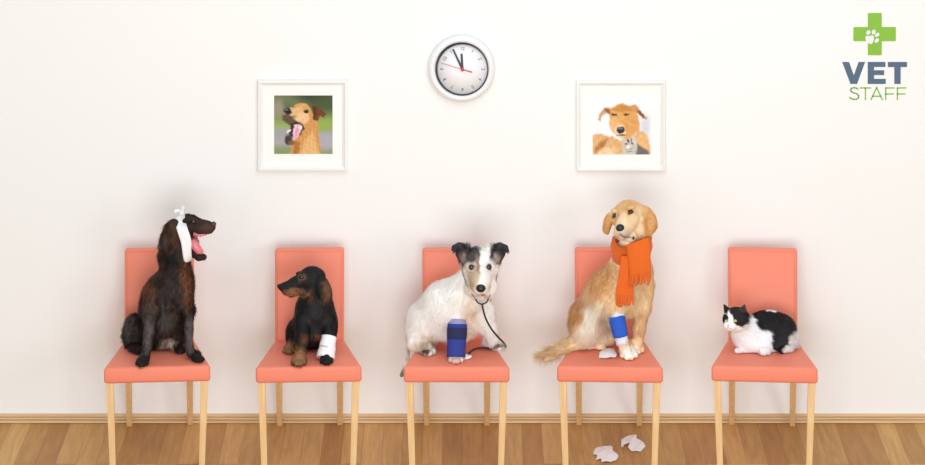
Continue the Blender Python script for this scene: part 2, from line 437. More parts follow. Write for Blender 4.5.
def wrap(body, c0, c1, r0, off=0.7, thick=0.7, nth=40, nt=10, rmax=14, ridges=0.0, lim=None):
    """sleeve around the body between two axis points (px,py,Ycm), following its surface"""
    A = W(c0[0], c0[1], c0[2] / 100); B = W(c1[0], c1[1], c1[2] / 100); s = 0.0043
    ax = B - A; L = np.linalg.norm(ax); ax /= L
    u = np.cross(ax, (0, 1, 0)); u /= np.linalg.norm(u); v = np.cross(ax, u)
    ts = np.linspace(0, 1, nt); th = np.linspace(0, 2 * math.pi, nth, endpoint=False)
    R = np.zeros((nt, nth)); rho = np.arange(r0 * s, rmax * s, 0.0005)
    for i, t in enumerate(ts):
        for j, a in enumerate(th):
            d = math.cos(a) * u + math.sin(a) * v; P = A + ax * L * t + rho[:, None] * d
            f = body.sdf(P); k = np.argmax(f > 0) if (f > 0).any() else len(rho) - 1
            R[i, j] = rho[k]
        if lim: R[i] = np.clip(R[i], (lim[0][0] * (1 - t) + lim[0][1] * t) * s, (lim[1][0] * (1 - t) + lim[1][1] * t) * s)
    for _ in range(6):
        R = (np.roll(R, 1, 1) + R * 2 + np.roll(R, -1, 1)) / 4
        Rp = np.pad(R, ((1, 1), (0, 0)), 'edge'); R = (Rp[:-2] + 2 * R + Rp[2:]) / 4
    V, F = [], []
    for layer, o in ((0, off + thick), (1, off * 0.2)):
        for i, t in enumerate(ts):
            for j, a in enumerate(th):
                d = math.cos(a) * u + math.sin(a) * v
                rr = R[i, j] + o * s + (ridges * s * math.sin(t * 14 + a * 1.0) if layer == 0 else 0)
                V.append(A + ax * L * t + rr * d)
    n2 = nt * nth
    for i in range(nt - 1):
        for j in range(nth):
            j2 = (j + 1) % nth; q = (i * nth + j, i * nth + j2, (i + 1) * nth + j2, (i + 1) * nth + j)
            F.append(q); F.append(tuple(n2 + x for x in reversed(q)))
    for j in range(nth):
        j2 = (j + 1) % nth
        F.append((j2, j, n2 + j, n2 + j2)); e = (nt - 1) * nth; F.append((e + j, e + j2, n2 + e + j2, n2 + e + j))
    return V, F
def on(px, bottom, r):
    """a foot of radius r resting on the seat whose lowest outline lies at picture row bottom"""
    Y = -(26 + (bottom - 340.2) / 0.727); return (px, bottom - r, Y, r)

def paw(body, px, bottom, r, dx=0.0, rise=0.0, n=4):
    """a rounded paw with separate toes at its front"""
    body.cap(on(px, bottom - r * .35, r * .92), on(px + dx, bottom, r * .8), 1.5)
    for k in range(n):
        o_ = (k - (n - 1) / 2) / ((n - 1) / 2); b_ = bottom + r * (.55 - .28 * o_ * o_)
        body.cap(on(px + dx + o_ * r * .72, b_ - r * .5, r * .44), on(px + dx * 1.5 + o_ * r * .80, b_, r * .40), 1.0)
# ================================================================== THE ROOM
bm = bmesh.new(); box(bm, -4.5, 4.5, 0.0, 0.12, -0.02, 3.0); o = bm_obj('wall_back', bm, M['wall']); o['kind'] = 'structure'
bm = bmesh.new(); box(bm, -4.5, 4.5, -9.0, 0.0, -0.08, 0.0); o = bm_obj('floor', bm, M['floor']); o['kind'] = 'structure'
prof = [(0.0, 0.0), (-0.016, 0.0), (-0.021, 0.0025), (-0.020, 0.007), (-0.015, 0.0115), (-0.009, 0.0125), (-0.009, 0.0150), (-0.0165, 0.0165), (-0.0175, 0.020), (-0.0165, 0.024), (-0.008, 0.0252), (-0.008, 0.0275), (-0.0130, 0.029), (-0.0135, 0.032), (-0.0115, 0.0355), (-0.004, 0.0380), (0.0, 0.0385)]
V = [(x, y, z) for x in (-4.5, 4.5) for y, z in prof]; n = len(prof)
F = [tuple(reversed(range(n))), tuple(range(n, 2 * n))] + [(i, (i + 1) % n, n + (i + 1) % n, n + i) for i in range(n)]
o = mesh_obj('baseboard_back', V, F, M['base'], smooth=False); o['kind'] = 'structure'

# ================================================================== CHAIRS
def make_chair(name):
    r = bpy.data.objects.new(name, None); COL.objects.link(r)
    # seat: tapered padded slab; local y 0 is the chair's centre, -0.31 the front
    bm = bmesh.new(); z0, z1 = 0.376, 0.447
    box_bm(bm, [(-.230, -.31, z0), (.230, -.31, z0), (.152, .075, z0 + .004), (-.152, .075, z0 + .004),
                (-.229, -.31, z1 - .002), (.229, -.31, z1 - .002), (.152, .075, z1), (-.152, .075, z1)], 0.013, 4)
    bm_obj('seat', bm, M['leather'], r, True)
    # backrest: tall padded board leaning back
    bm = bmesh.new()
    yb, yt, zb, zt, t = 0.048, 0.150, 0.40, 0.821, 0.042
    box_bm(bm, [(-.1515, yb, zb), (.1515, yb, zb), (.1515, yb + t, zb), (-.1515, yb + t, zb),
                (-.1535, yt, zt), (.1535, yt, zt), (.1535, yt + t, zt), (-.1535, yt + t, zt)], 0.012, 4)
    br = bm_obj('backrest', bm, M['leather'], r, True)
    V, F = [], []
    parts = []
    for sx in (-1, 1):
        x = sx * 0.141
        parts.append(tube([(x, yb - 0.0003 + (yt - yb) * q, zb + 0.045 + (zt - zb - 0.052) * q) for q in (0, .5, 1)], 0.0010, 6))
    parts.append(tube([(-0.141, yt - 0.0018, zt - 0.0085), (0.141, yt - 0.0018, zt - 0.0085)], 0.0010, 6))
    V, F = merge(parts); mesh_obj('seam', V, F, M['seam'], br)
    for sx in (-1, 1):
        bm = bmesh.new(); a = .2185 * sx; b = .186 * sx; c = .2035 * sx; d = .1775 * sx
        lo, hi = (min(a, b), max(a, b)); l2, h2 = (min(c, d), max(c, d))
        box_bm(bm, [(l2, -.292, 0), (h2, -.292, 0), (h2, -.266, 0), (l2, -.266, 0), (lo, -.302, .378), (hi, -.302, .378), (hi, -.268, .378), (lo, -.268, .378)], 0.002, 2)
        bm_obj('leg', bm, M['leg'], r)
        bm = bmesh.new(); a = .150 * sx; b = .120 * sx; c = .147 * sx; d = .123 * sx
        lo, hi = (min(a, b), max(a, b)); l2, h2 = (min(c, d), max(c, d))
        box_bm(bm, [(l2, .258, 0), (h2, .258, 0), (h2, .284, 0), (l2, .284, 0), (lo, .020, .385), (hi, .020, .385), (hi, .060, .385), (lo, .060, .385)], 0.002, 2)
        bm_obj('leg', bm, M['leg'], r)
    return r
def copy_tree(o, parent=None):
    c = o.copy(); COL.objects.link(c); c.parent = parent
    for ch in list(o.children): copy_tree(ch, c)
    return c
chair0 = make_chair('dining_chair')
CH = [(157.2, 4.4, 'coral leatherette chair at the far left under the brown dog with the open mouth'),
      (308.7, 2.3, 'coral leatherette chair under the small black and tan dachshund'),
      (456.6, 0.0, 'coral leatherette chair below the clock, under the white terrier with the stethoscope'),
      (610.0, -2.3, 'coral leatherette chair under the golden dog wearing an orange scarf'),
      (764.6, -4.4, 'coral leatherette chair at the far right under the black and white cat')]
for i, (cx, yaw, lab) in enumerate(CH):
    o = chair0 if i == 0 else copy_tree(chair0)
    o.location = ((cx - 462.5) * scale(-0.62) - 0.31 * math.sin(math.radians(yaw)), -0.31, 0); o.rotation_euler = (0, 0, math.radians(yaw))
    o['label'] = lab; o['category'] = 'chair'; o['group'] = 'row of coral chairs along the wall'

# ================================================================== WALL CLOCK
def wp(px, py): p = W(px, py, 0.0); return p[0], p[2]
def disc_ring(cx, cz, prof, n=64):
    """lathe about the wall normal: prof = [(radius, y)]"""
    V, F = [], []
    for r, y in prof:
        for k in range(n):
            a = 2 * math.pi * k / n; V.append((cx + r * math.cos(a), y, cz + r * math.sin(a)))
    for i in range(len(prof) - 1):
        for k in range(n):
            k2 = (k + 1) % n; F.append((i * n + k, i * n + k2, (i + 1) * n + k2, (i + 1) * n + k))
    return V, F
kx, kz = wp(461.6, 67.6); fx, fz = wp(462.4, 67.9)
clock = empty('wall_clock', (kx, 0, kz), 'round white wall clock with black inner rim and red second hand between two pictures', 'clock')
P1 = 1 / 222.6
V, F = disc_ring(kx, kz, [(33.0 * P1, 0.0), (33.6 * P1, -0.010), (33.4 * P1, -0.022), (32.0 * P1, -0.031), (29.5 * P1, -0.035), (27.2 * P1, -0.033), (26.2 * P1, -0.024), (26.0 * P1, -0.010), (25.9 * P1, 0.0)])
mesh_obj('case', V, F, M['white_plastic'], clock)
V, F = disc_ring(fx, fz, [(26.3 * P1, -0.012), (26.1 * P1, -0.0325), (25.7 * P1, -0.0335), (25.0 * P1, -0.032), (24.9 * P1, -0.014)])
mesh_obj('inner_rim', V, F, M['black_rim'], clock)
V, F = disc_ring(fx, fz, [(25.5 * P1, -0.004), (25.5 * P1, -0.024), (0.02 * P1, -0.024)])
mesh_obj('face', V, F, M['clock_face'], clock)
def hand(name, ang, r0, r1, w0, w1, y, m, t=0.0018):
    a = math.radians(ang); d = (math.sin(a), math.cos(a)); n_ = (d[1], -d[0])
    pts = [(r0, -w0), (r1, -w1), (r1, w1), (r0, w0)]
    poly = [(fx + P1 * (r * d[0] + w * n_[0]), fz + P1 * (r * d[1] + w * n_[1])) for r, w in pts]
    V, F = prism(poly, y - t, y); return V, F
V, F = hand('', -3, -2, 15.5, 1.25, 1.1, -0.026, None); mesh_obj('hour_hand', V, F, M['dark_hand'], clock, False)
V, F = hand('', -25, -2, 22, 1.15, 0.85, -0.028, None); mesh_obj('minute_hand', V, F, M['dark_hand'], clock, False)
V, F = merge([hand('', -73.5, 0, 22.3, 0.25, 0.2, -0.030, None, .001), hand('', 106.5, 0, 10.2, 0.55, 0.6, -0.030, None, .001),
              disc_ring(fx, fz, [(1.9 * P1, -0.025), (1.9 * P1, -0.032), (0.01 * P1, -0.0325)], 24)])
mesh_obj('second_hand', V, F, M['red_hand'], clock, False)
DIG = {'0': [[(.0, .2), (.0, .8), (.5, 1), (1, .8), (1, .2), (.5, 0), (0, .2)]], '1': [[(.2, .75), (.5, 1), (.5, 0)]],
       '2': [[(0, .8), (.5, 1), (1, .75), (0, 0), (1, 0)]], '3': [[(0, 1), (1, 1), (.4, .6), (1, .35), (.6, 0), (0, .1)]],
       '4': [[(.8, 0), (.8, 1), (0, .3), (1, .3)]], '5': [[(1, 1), (.1, 1), (0, .55), (.7, .6), (1, .3), (.6, 0), (0, .1)]],
       '6': [[(.9, 1), (.2, .6), (0, .25), (.5, 0), (1, .3), (.5, .55), (.05, .35)]], '7': [[(0, 1), (1, 1), (.35, 0)]],
       '8': [[(.5, .55), (.1, .8), (.5, 1), (.9, .8), (.5, .55), (0, .25), (.5, 0), (1, .25), (.5, .55)]],
       '9': [[(.95, .65), (.5, .45), (0, .7), (.5, 1), (1, .75), (.8, .4), (.1, 0)]]}
def stroke(pts, w, y, t=0.0006):
    out = []
    for a, b in zip(pts[:-1], pts[1:]):
        a = np.array(a); b = np.array(b); d = b - a; L = np.linalg.norm(d)
        if L < 1e-9: continue
        d /= L; n_ = np.array((d[1], -d[0])) * w / 2; a = a - d * w / 3; b = b + d * w / 3
        out.append(prism([tuple(a - n_), tuple(b - n_), tuple(b + n_), tuple(a + n_)], y - t, y))
    return merge(out)
for k in range(1, 13):
    s_ = str(k); a = math.radians(30 * k); rad = (math.sin(a), math.cos(a)); tan = (rad[1], -rad[0]); parts = []
    wch, hch, gap = 1.7, 3.0, 0.6; tot = len(s_) * wch + (len(s_) - 1) * gap
    for i, ch in enumerate(s_):
        for st in DIG[ch]:
            pts = []
            for u, v in st:
                tx = -tot / 2 + i * (wch + gap) + u * wch; rr = 19.0 + v * hch
                pts.append((fx + P1 * (rad[0] * rr + tan[0] * tx), fz + P1 * (rad[1] * rr + tan[1] * tx)))
            parts.append(stroke(pts, 0.5 * P1, -0.0242))
    V, F = merge(parts); mesh_obj('numeral', V, F, M['grey_mark'], clock, False)

# ================================================================== FRAMED PICTURES
def paint(n, base_rows, shapes, seed, w=248):
    """colours of a small photographic print on an n x n grid; coordinates 0..w from its top left"""
    ys, xs = np.mgrid[0:n, 0:n] * (w / (n - 1.0)); P = np.stack([xs.ravel(), ys.ravel(), np.zeros(n * n)], 1)
    X = xs.ravel() + 2.0 * wob(P, 0.25, seed); Y = ys.ravel() + 2.0 * wob(P, 0.25, seed + 1)
    img = np.zeros((n * n, 3)); yy = [r[0] for r in base_rows]
    for c in range(3): img[:, c] = np.interp(ys.ravel(), yy, [lin(r[1])[c] for r in base_rows])
    for q in shapes:
        kind, col, soft = q[0], lin(q[1]), q[2]
        if kind == 'e':
            cx, cy, rx, ry, an = q[3:]; a = math.radians(an); dx, dy = X - cx, -(Y - cy)
            u = (dx * math.cos(a) + dy * math.sin(a)) / rx; v = (-dx * math.sin(a) + dy * math.cos(a)) / ry
            d = (1 - np.sqrt(u * u + v * v)) * min(rx, ry)
        else:
            pts = q[3]; inside = np.zeros(n * n, bool); dist = np.full(n * n, 1e9)
            for (x1, y1), (x2, y2) in zip(pts, pts[1:] + pts[:1]):
                cnd = ((y1 > Y) != (y2 > Y)); xi = (x2 - x1) * (Y - y1) / ((y2 - y1) or 1e-9) + x1; inside ^= cnd & (X < xi)
                e = np.array((x2 - x1, y2 - y1)); t = np.clip(((X - x1) * e[0] + (Y - y1) * e[1]) / (e @ e + 1e-9), 0, 1)
                dist = np.minimum(dist, np.hypot(X - x1 - t * e[0], Y - y1 - t * e[1]))
            d = np.where(inside, dist, -dist)
        wgt = np.clip(d / soft + 0.5, 0, 1)[:, None]
        col2 = col * (1 + 0.08 * wob(P * (1, .6, 1), 0.42, seed + 7 + len(q))[:, None] * (soft < 20)); img = img * (1 - wgt) + col2 * wgt
    return np.clip(img * (1 + 0.035 * wob(P, 1.2, seed + 3)[:, None]), 0, .97)
def picture(name, label, px0, py0, px1, py1, qx0, qy0, qx1, qy1, img, n):
    (x0, z1), (x1, z0) = wp(px0, py0), wp(px1, py1); (a0, b1), (a1, b0) = wp(qx0, qy0), wp(qx1, qy1)
    root = empty(name, ((x0 + x1) / 2, 0, z0), label, 'picture', 'white framed square pet pictures')
    prof = [(0, 0), (0, -.016), (.003, -.021), (.010, -.022), (.016, -.016), (.022, -.0135), (.024, -.008), (.024, 0)]
    V, F = [], []
    for i, y in prof:
        V += [(x0 + i, y, z0 + i), (x1 - i, y, z0 + i), (x1 - i, y, z1 - i), (x0 + i, y, z1 - i)]
    m_ = len(prof)
    for i in range(m_ - 1):
        for k in range(4): F.append((i * 4 + k, i * 4 + (k + 1) % 4, i * 4 + 4 + (k + 1) % 4, i * 4 + 4 + k))
    mesh_obj('frame', V, F, M['frame'], root, False)
    V, F = [], []   # mat board with a window for the print
    i = .0225
    outer = [(x0 + i, z0 + i), (x1 - i, z0 + i), (x1 - i, z1 - i), (x0 + i, z1 - i)]; inner = [(a0, b0), (a1, b0), (a1, b1), (a0, b1)]
    for ring, y in ((outer, -.0045), (outer, -.0085), (inner, -.0085), (inner, -.0045)): V += [(x, y, z) for x, z in ring]
    for r_ in range(4):
        for k in range(4):
            r2 = (r_ + 1) % 4; F.append((r_ * 4 + k, r_ * 4 + (k + 1) % 4, r2 * 4 + (k + 1) % 4, r2 * 4 + k))
    mesh_obj('mat_board', V, F, M['mat'], root, False)
    m = .002; xs = np.linspace(a0 - m, a1 + m, n); zs = np.linspace(b1 + m, b0 - m, n)
    V = [(x, -.005, z) for z in zs for x in xs] + [(a0 - m, -.001, b1 + m), (a1 + m, -.001, b1 + m), (a1 + m, -.001, b0 - m), (a0 - m, -.001, b0 - m)]
    F = [(r_ * n + c, (r_ + 1) * n + c, (r_ + 1) * n + c + 1, r_ * n + c + 1) for r_ in range(n - 1) for c in range(n - 1)]
    b = n * n; F += [(b, b + 1, b + 2, b + 3), (0, n - 1, b + 1, b), (n * (n - 1), b + 3, b + 2, n * n - 1)]
    cols = np.concatenate([img, np.tile(lin((250, 250, 250)), (4, 1))])
    mesh_obj('print', V, F, M['print'], root, False, colors=cols)
NP = 120
# first print: airedale looking up to the left with its mouth open, garden behind
img1 = paint(NP, [(0, (112, 122, 84)), (60, (88, 110, 70)), (95, (120, 150, 72)), (130, (150, 172, 96)), (150, (160, 158, 160)), (200, (168, 164, 168)), (225, (140, 150, 110)), (248, (120, 150, 80))],
  [('e', (70, 86, 50), 40, 210, 20, 80, 50, 0), ('e', (60, 72, 48), 30, 150, 0, 60, 26, 0), ('e', (146, 170, 80), 30, 210, 130, 60, 26, 0), ('e', (172, 168, 178), 30, 215, 195, 60, 34, 0),
   ('e', (150, 140, 120), 20, 20, 60, 22, 40, 0),
   ('p', (206, 150, 84), 8, [(70, 248), (74, 200), (96, 140), (100, 60), (150, 55), (185, 100), (190, 170), (200, 248)]),
   ('p', (226, 178, 116), 12, [(110, 248), (130, 190), (165, 150), (178, 200), (190, 248)]),
   ('p', (176, 112, 54), 8, [(78, 248), (90, 190), (110, 200), (104, 248)]),
   ('e', (212, 160, 96), 6, 118, 62, 36, 28, -10), ('e', (224, 176, 120), 6, 84, 70, 40, 18, 8), ('e', (232, 190, 140), 8, 120, 95, 28, 26, 0),
   ('p', (60, 40, 34), 8, [(44, 88), (60, 98), (90, 108), (122, 120), (128, 140), (112, 168), (86, 180), (64, 170), (70, 130)]),
   ('e', (96, 74, 58), 8, 60, 100, 18, 26, 60), ('e', (70, 56, 50), 6, 62, 188, 16, 22, 10), ('e', (120, 90, 66), 5, 74, 200, 14, 10, 0),
   ('p', (240, 196, 212), 5, [(86, 128), (108, 124), (118, 140), (110, 160), (96, 184), (84, 188), (80, 160)]), ('e', (226, 150, 178), 5, 96, 156, 7, 26, -15),
   ('e', (240, 235, 230), 3, 62, 152, 10, 4, 30), ('e', (236, 230, 220), 3, 112, 136, 5, 10, 0),
   ('e', (34, 32, 40), 5, 58, 68, 17, 14, 0), ('e', (120, 120, 136), 4, 52, 62, 6, 3, 20),
   ('e', (70, 44, 26), 4, 136, 68, 11, 6, 20), ('e', (24, 16, 14), 3, 138, 74, 8, 6, 0),
   ('p', (112, 58, 30), 6, [(162, 44), (176, 44), (218, 78), (214, 96), (194, 90), (182, 110), (164, 106), (168, 80)]), ('p', (84, 40, 20), 6, [(162, 46), (178, 50), (176, 92), (166, 100)])], 3)
picture('framed_picture', 'white framed photo of a tan rough-haired dog with open mouth, above the dachshund', 257.8, 79.4, 347.5, 170.4, 274.2, 95.0, 332.6, 153.6, img1, NP)
img2 = paint(NP, [(0, (250, 250, 251)), (248, (244, 244, 246))],
  [('e', (214, 216, 224), 30, 225, 130, 24, 50, 0),
   ('p', (226, 178, 122), 8, [(0, 248), (0, 165), (30, 158), (80, 172), (130, 190), (140, 248)]), ('p', (180, 120, 66), 8, [(10, 220), (40, 190), (70, 176), (40, 230), (14, 248)]), ('e', (240, 205, 160), 10, 60, 236, 40, 18, 10),
   ('p', (228, 180, 124), 8, [(180, 150), (215, 150), (240, 180), (246, 248), (180, 248)]),
   ('p', (224, 166, 96), 6, [(70, 60), (100, 38), (130, 34), (160, 44), (186, 66), (200, 120), (196, 170), (150, 186), (100, 170), (72, 120)]),
   ('e', (232, 182, 122), 10, 98, 130, 24, 36, 20), ('e', (200, 136, 66), 10, 128, 56, 40, 14, 0),
   ('e', (244, 216, 176), 8, 120, 150, 24, 26, 0), ('e', (222, 160, 92), 8, 160, 120, 26, 40, 0),
   ('p', (206, 158, 110), 6, [(76, 50), (50, 52), (30, 76), (24, 100), (34, 110), (42, 86), (70, 72)]), ('e', (150, 100, 60), 5, 66, 66, 10, 16, 60),
   ('p', (206, 150, 96), 6, [(150, 42), (186, 40), (204, 62), (232, 96), (226, 102), (196, 82), (176, 66)]), ('e', (120, 76, 50), 4, 206, 78, 20, 6, -45),
   ('e', (70, 50, 40), 4, 93, 80, 11, 5, -15), ('e', (74, 50, 38), 4, 146, 80, 11, 5, 15),
   ('e', (44, 42, 46), 5, 121, 144, 17, 14, 0), ('e', (120, 120, 126), 4, 118, 138, 8, 4, 0), ('e', (120, 90, 70), 4, 124, 166, 20, 4, 0),
   ('p', (206, 198, 186), 6, [(128, 248), (130, 200), (126, 176), (150, 184), (170, 172), (184, 152), (188, 190), (190, 248)]),
   ('p', (110, 106, 104), 8, [(188, 200), (210, 214), (236, 234), (240, 248), (186, 248)]), ('e', (90, 80, 74), 3, 150, 190, 4, 9, 20), ('e', (96, 86, 78), 3, 164, 188, 3, 9, -10),
   ('e', (60, 50, 46), 3, 143, 202, 5, 3, 0), ('e', (60, 50, 46), 3, 166, 202, 5, 3, 0), ('e', (150, 138, 126), 3, 160, 222, 14, 2, 10), ('e', (150, 138, 126), 3, 160, 234, 14, 2, 10), ('e', (244, 240, 234), 4, 152, 216, 8, 7, 0)], 9)
picture('framed_picture', 'white framed photo of a tan dog with a grey kitten, above the golden dog', 576.0, 79.8, 665.4, 170.6, 592.6, 95.4, 650.6, 154.2, img2, NP)

# ================================================================== OVERLAID LOGO, ADDED AS A THIN SIGN ON THE WALL
lx, lz = wp(875, 100)
logo = empty('logo_overlay', (lx, 0, lz), 'vet staff overlay logo with green cross, white paw print, slate and green letters', 'sign')
def poly_px(pts): return [wp(x, y) for x, y in pts]
def rrect(x0, y0, x1, y1, r, n=5):
    o = []
    for cx, cy, a0 in ((x1 - r, y0 + r, -90), (x1 - r, y1 - r, 0), (x0 + r, y1 - r, 90), (x0 + r, y0 + r, 180)):
        for k in range(n + 1):
            a = math.radians(a0 + 90 * k / n); o.append((cx + r * math.cos(a), cy + r * math.sin(a)))
    return o
def ellp(cx, cy, rx, ry, ang, n=20):
    a = math.radians(ang)
    return [(cx + rx * math.cos(t) * math.cos(a) - ry * math.sin(t) * math.sin(a), cy + rx * math.cos(t) * math.sin(a) + ry * math.sin(t) * math.cos(a)) for t in [2 * math.pi * k / n for k in range(n)]]
def shp(ps, y0, y1):
    out = []
    for p in ps:
        q = poly_px(p); A = sum(q[i][0] * q[(i + 1) % len(q)][1] - q[(i + 1) % len(q)][0] * q[i][1] for i in range(len(q)))
        if A < 0: q = q[::-1]
        out.append(prism(q, y0, y1))
    return merge(out)
# cross outline, rounded
def cross(x0, x1, x2, x3, y0, y1, y2, y3, r=1.2):
    P = [(x1, y0), (x2, y0), (x2, y1), (x3, y1), (x3, y2), (x2, y2), (x2, y3), (x1, y3), (x1, y2), (x0, y2), (x0, y1), (x1, y1)]
    sharp = {2, 5, 8, 11}; o = []
    for i, p in enumerate(P):
        if i in sharp: o.append(p); continue
        a = np.array(P[i - 1]); b = np.array(P[(i + 1) % 12]); p = np.array(p)
        u = (a - p) / np.linalg.norm(a - p); v = (b - p) / np.linalg.norm(b - p)
        for t in np.linspace(0, 1, 5): o.append(tuple(p + r * ((1 - t) ** 2 * u + t ** 2 * v)))
    return o
V, F = shp([cross(853.3, 867.8, 881.7, 895.8, 12.9, 27.0, 41.1, 55.1)], -.0022, 0); mesh_obj('cross', V, F, M['green'], logo, False)
pad = [(867, 35.6), (869.5, 36), (872, 35.0), (873.8, 36.4), (873.8, 39.0), (873.2, 41.6), (871.8, 43.6), (869.8, 43.8), (867.6, 42.4), (865.8, 40.6), (865.2, 38.0), (865.8, 36.0)]
V, F = shp([pad, ellp(868.3, 32.4, 1.9, 2.5, 30), ellp(873.7, 31.9, 1.9, 2.5, 25), ellp(877.1, 34.7, 1.8, 2.5, 50), ellp(876.7, 40.4, 1.8, 2.5, 45)], -.0030, -.0001); mesh_obj('paw_print', V, F, M['white_plastic'], logo, False)
V, F = shp([[(842.1, 61.9), (849.0, 61.9), (853.8, 75.3), (858.6, 61.9), (865.1, 61.9), (857.0, 83.9), (850.4, 83.9)]], -.0016, 0); mesh_obj('letter', V, F, M['slate'], logo, False)
V, F = shp([[(867.7, 61.9), (885.4, 61.9), (885.4, 66.9), (874.0, 66.9), (874.0, 70.2), (884.1, 70.2), (884.1, 75.0), (874.0, 75.0), (874.0, 78.8), (885.7, 78.8), (885.7, 83.9), (867.7, 83.9)]], -.0016, 0); mesh_obj('letter', V, F, M['slate'], logo, False)
V, F = shp([[(887.8, 61.9), (907.0, 61.9), (907.0, 67.0), (900.6, 67.0), (900.6, 83.9), (894.3, 83.9), (894.3, 67.0), (887.8, 67.0)]], -.0016, 0); mesh_obj('letter', V, F, M['slate'], logo, False)
def letter(strokes_, w=1.35):
    V, F = merge([stroke([wp(*p) for p in s_], w * P1, -.0001, .0009) for s_ in strokes_]); mesh_obj('letter', V, F, M['green'], logo, False)
letter([[(858.2, 89.2), (856.4, 88.0), (854, 87.6), (851.6, 88.2), (850.6, 90.0), (851.4, 91.8), (854, 92.9), (857, 93.8), (858.8, 95.6), (858.4, 97.8), (856.4, 99.1), (853.6, 99.3), (851, 98.5), (849.5, 97.2)]])
letter([[(860.2, 87.9), (870.6, 87.9)], [(865.4, 87.9), (865.4, 99.6)]])
letter([[(870.9, 99.6), (876.6, 87.6), (882.4, 99.6)], [(872.8, 96.2), (880.6, 96.2)]])
letter([[(885.7, 99.6), (885.7, 87.9), (894.2, 87.9)], [(885.7, 93.9), (893.2, 93.9)]])
letter([[(897.4, 99.6), (897.4, 87.9), (905.8, 87.9)], [(897.4, 93.9), (904.9, 93.9)]])

# ================================================================== BROWN DOG, MOUTH OPEN
A = Body()
A.ell((150, 336, -35), (17, 15, 13), k=6)
A.chain([(150, 334, -36, 15), (163, 316, -39, 21), (170, 290, -41, 20), (176, 268, -42, 13), (181, 250, -43, 10.5)], 6)
A.ell((153, 300, -38), (13, 24, 13), ang=-14, k=6)
A.ell((166, 335, -38), (24, 13, 13), k=5)
A.ell((133, 331, -36), (10, 18, 12), ang=-8, k=4)
A.chain([(184, 290, -45, 9), (188, 310, -46, 6.5), (188.5, 330, -49, 4.2), (189, 345, -51, 3.6), (191, 353, -52, 4)], 4)
A.chain([on(191, 357.5, 4.6), on(197, 360, 4.6)], 2)
for tx, tb in ((203.2, 361.2), (202.0, 362.3), (199.6, 362.9), (196.8, 362.6)): A.cap(on(tx - 3.5, tb - 1.5, 2.3), on(tx, tb, 1.9), .5)
A.ell((183, 282, -45), (11.5, 20, 10), k=5); A.chain([(178, 238, -42, 10), (171, 258, -41, 13)], 6)
A.chain([(154, 292, -47, 10), (151, 315, -50, 7), (149, 335, -53, 4.8), (147, 348, -55, 4.0), (145, 356, -56, 4.4)], 4)
paw(A, 145, 364, 5.8, -2)
A.chain([on(134, 352, 4.5), on(139, 354, 4.0)], 3); A.chain([on(176, 351, 5), on(181, 353, 4.0)], 3)
A.ell((187, 226, -43), (11.5, 11.5, 10.5), k=4); A.ell((185, 236, -43), (9, 10, 10), k=4)
A.chain([(192, 224, -44, 8.4), (200, 227, -45, 7.3), (206, 227.2, -46, 6.3), (211, 227.0, -46.5, 4.8)], 3)
A.chain([(199, 231, -46, 5.2), (209.5, 230.2, -46.5, 3.6)], 2); A.chain([(191, 240, -44, 7.5), (194, 243, -44.5, 5.5)], 2)
A.chain([(187, 245, -43, 7), (193, 251.5, -44, 5.2), (199, 256.4, -44.5, 4.2), (203.6, 257, -44.8, 3.2)], 2)
A.ell((170, 235, -46.5), (17, 9, 3.8), ang=70, k=3)
A.ell((188, 220, -49), (6, 3, 3), ang=15, k=3)
dk = C(38, 26, 21)
ca = [(146, 288, 9, 26, 14, C(104, 62, 38), -200, 200, .9), (186, 285, 6, 22, 5, C(116, 66, 36), -200, 200, .8), (170, 300, 12, 24, 0, C(58, 42, 36), -200, 200, .8),
      (147, 330, 7, 26, -3, C(88, 79, 77), -200, -48, 1.0), (190, 335, 5, 18, 0, C(88, 80, 80), -200, -46, .9), (127, 322, 7, 15, 0, C(86, 78, 76), -200, 200, 1.0),
      (168, 325, 11, 20, 0, C(72, 60, 54), -200, 200, 1.0), (169, 347, 9, 7, 0, C(176, 164, 152), -200, 200, .7), (137, 349, 7, 6, 0, dk), (180, 349, 6, 6, 0, dk),
      (143, 361, 10, 6, 0, C(26, 20, 18)), (198, 358, 9, 5, 0, C(26, 20, 18)), (167, 232, 10, 18, 20, C(78, 50, 32), -200, 200, .8), (160, 270, 8, 8, 0, C(70, 44, 30)),
      (190, 225, 11, 11, 0, C(46, 32, 28)), (208, 229, 8, 7, 0, C(72, 50, 42), -200, 200, .9), (196, 219, 5, 2.5, -20, C(66, 44, 34), -200, 200, .9), (193, 221.6, 3.5, 2.6, 0, C(26, 18, 16)), (197.5, 242, 5.5, 6.5, -20, C(190, 92, 100), -60, -20, .4), (204, 259.5, 7, 2.6, -10, C(52, 36, 32))]
coatA = lambda P: field(P, dk, ca)
la = [(168, 238, 16, 22, 20, 7.0), (192, 226, 14, 10, 0, 1.6), (208, 230, 12, 12, 0, 0.9), (200, 250, 10, 13, 0, 0.0), (183, 238, 9, 25, 15, 1.0), (145, 340, 9, 24, 0, 2.8, -200, -47), (190, 338, 8, 22, 0, 2.8, -200, -47), (142, 361, 12, 6, 0, 0.9), (198, 358, 11, 6, 0, .9),
      (128, 325, 13, 28, 0, 5.5)]
lenA = lambda P: field(P, 5.0, la)
combA = lambda P: field(P, (-0.15, 1, 0.1), [(167, 235, 20, 25, 0, (-0.5, 1, 0)), (128, 325, 12, 28, 0, (-.8, .8, .1)), (195, 230, 20, 12, 0, (-1, .2, 0))])
dogA = build_animal('spaniel_dog', A, coatA, 'dark brown long-haired dog with wide open mouth and a white bandage round its head', 'dog', 160, 36000, lenA, combA, jitter=0.45, curl=0.6, mott=.75)
ball('nose', dogA, A, 213.6, 224.2, (2.7, 2.7), M['nose_brown'], 0.2, Y=-.475)
ball('eye', dogA, A, 193, 221.6, (2.0, 1.6), M['eye_amber'], 0.25)
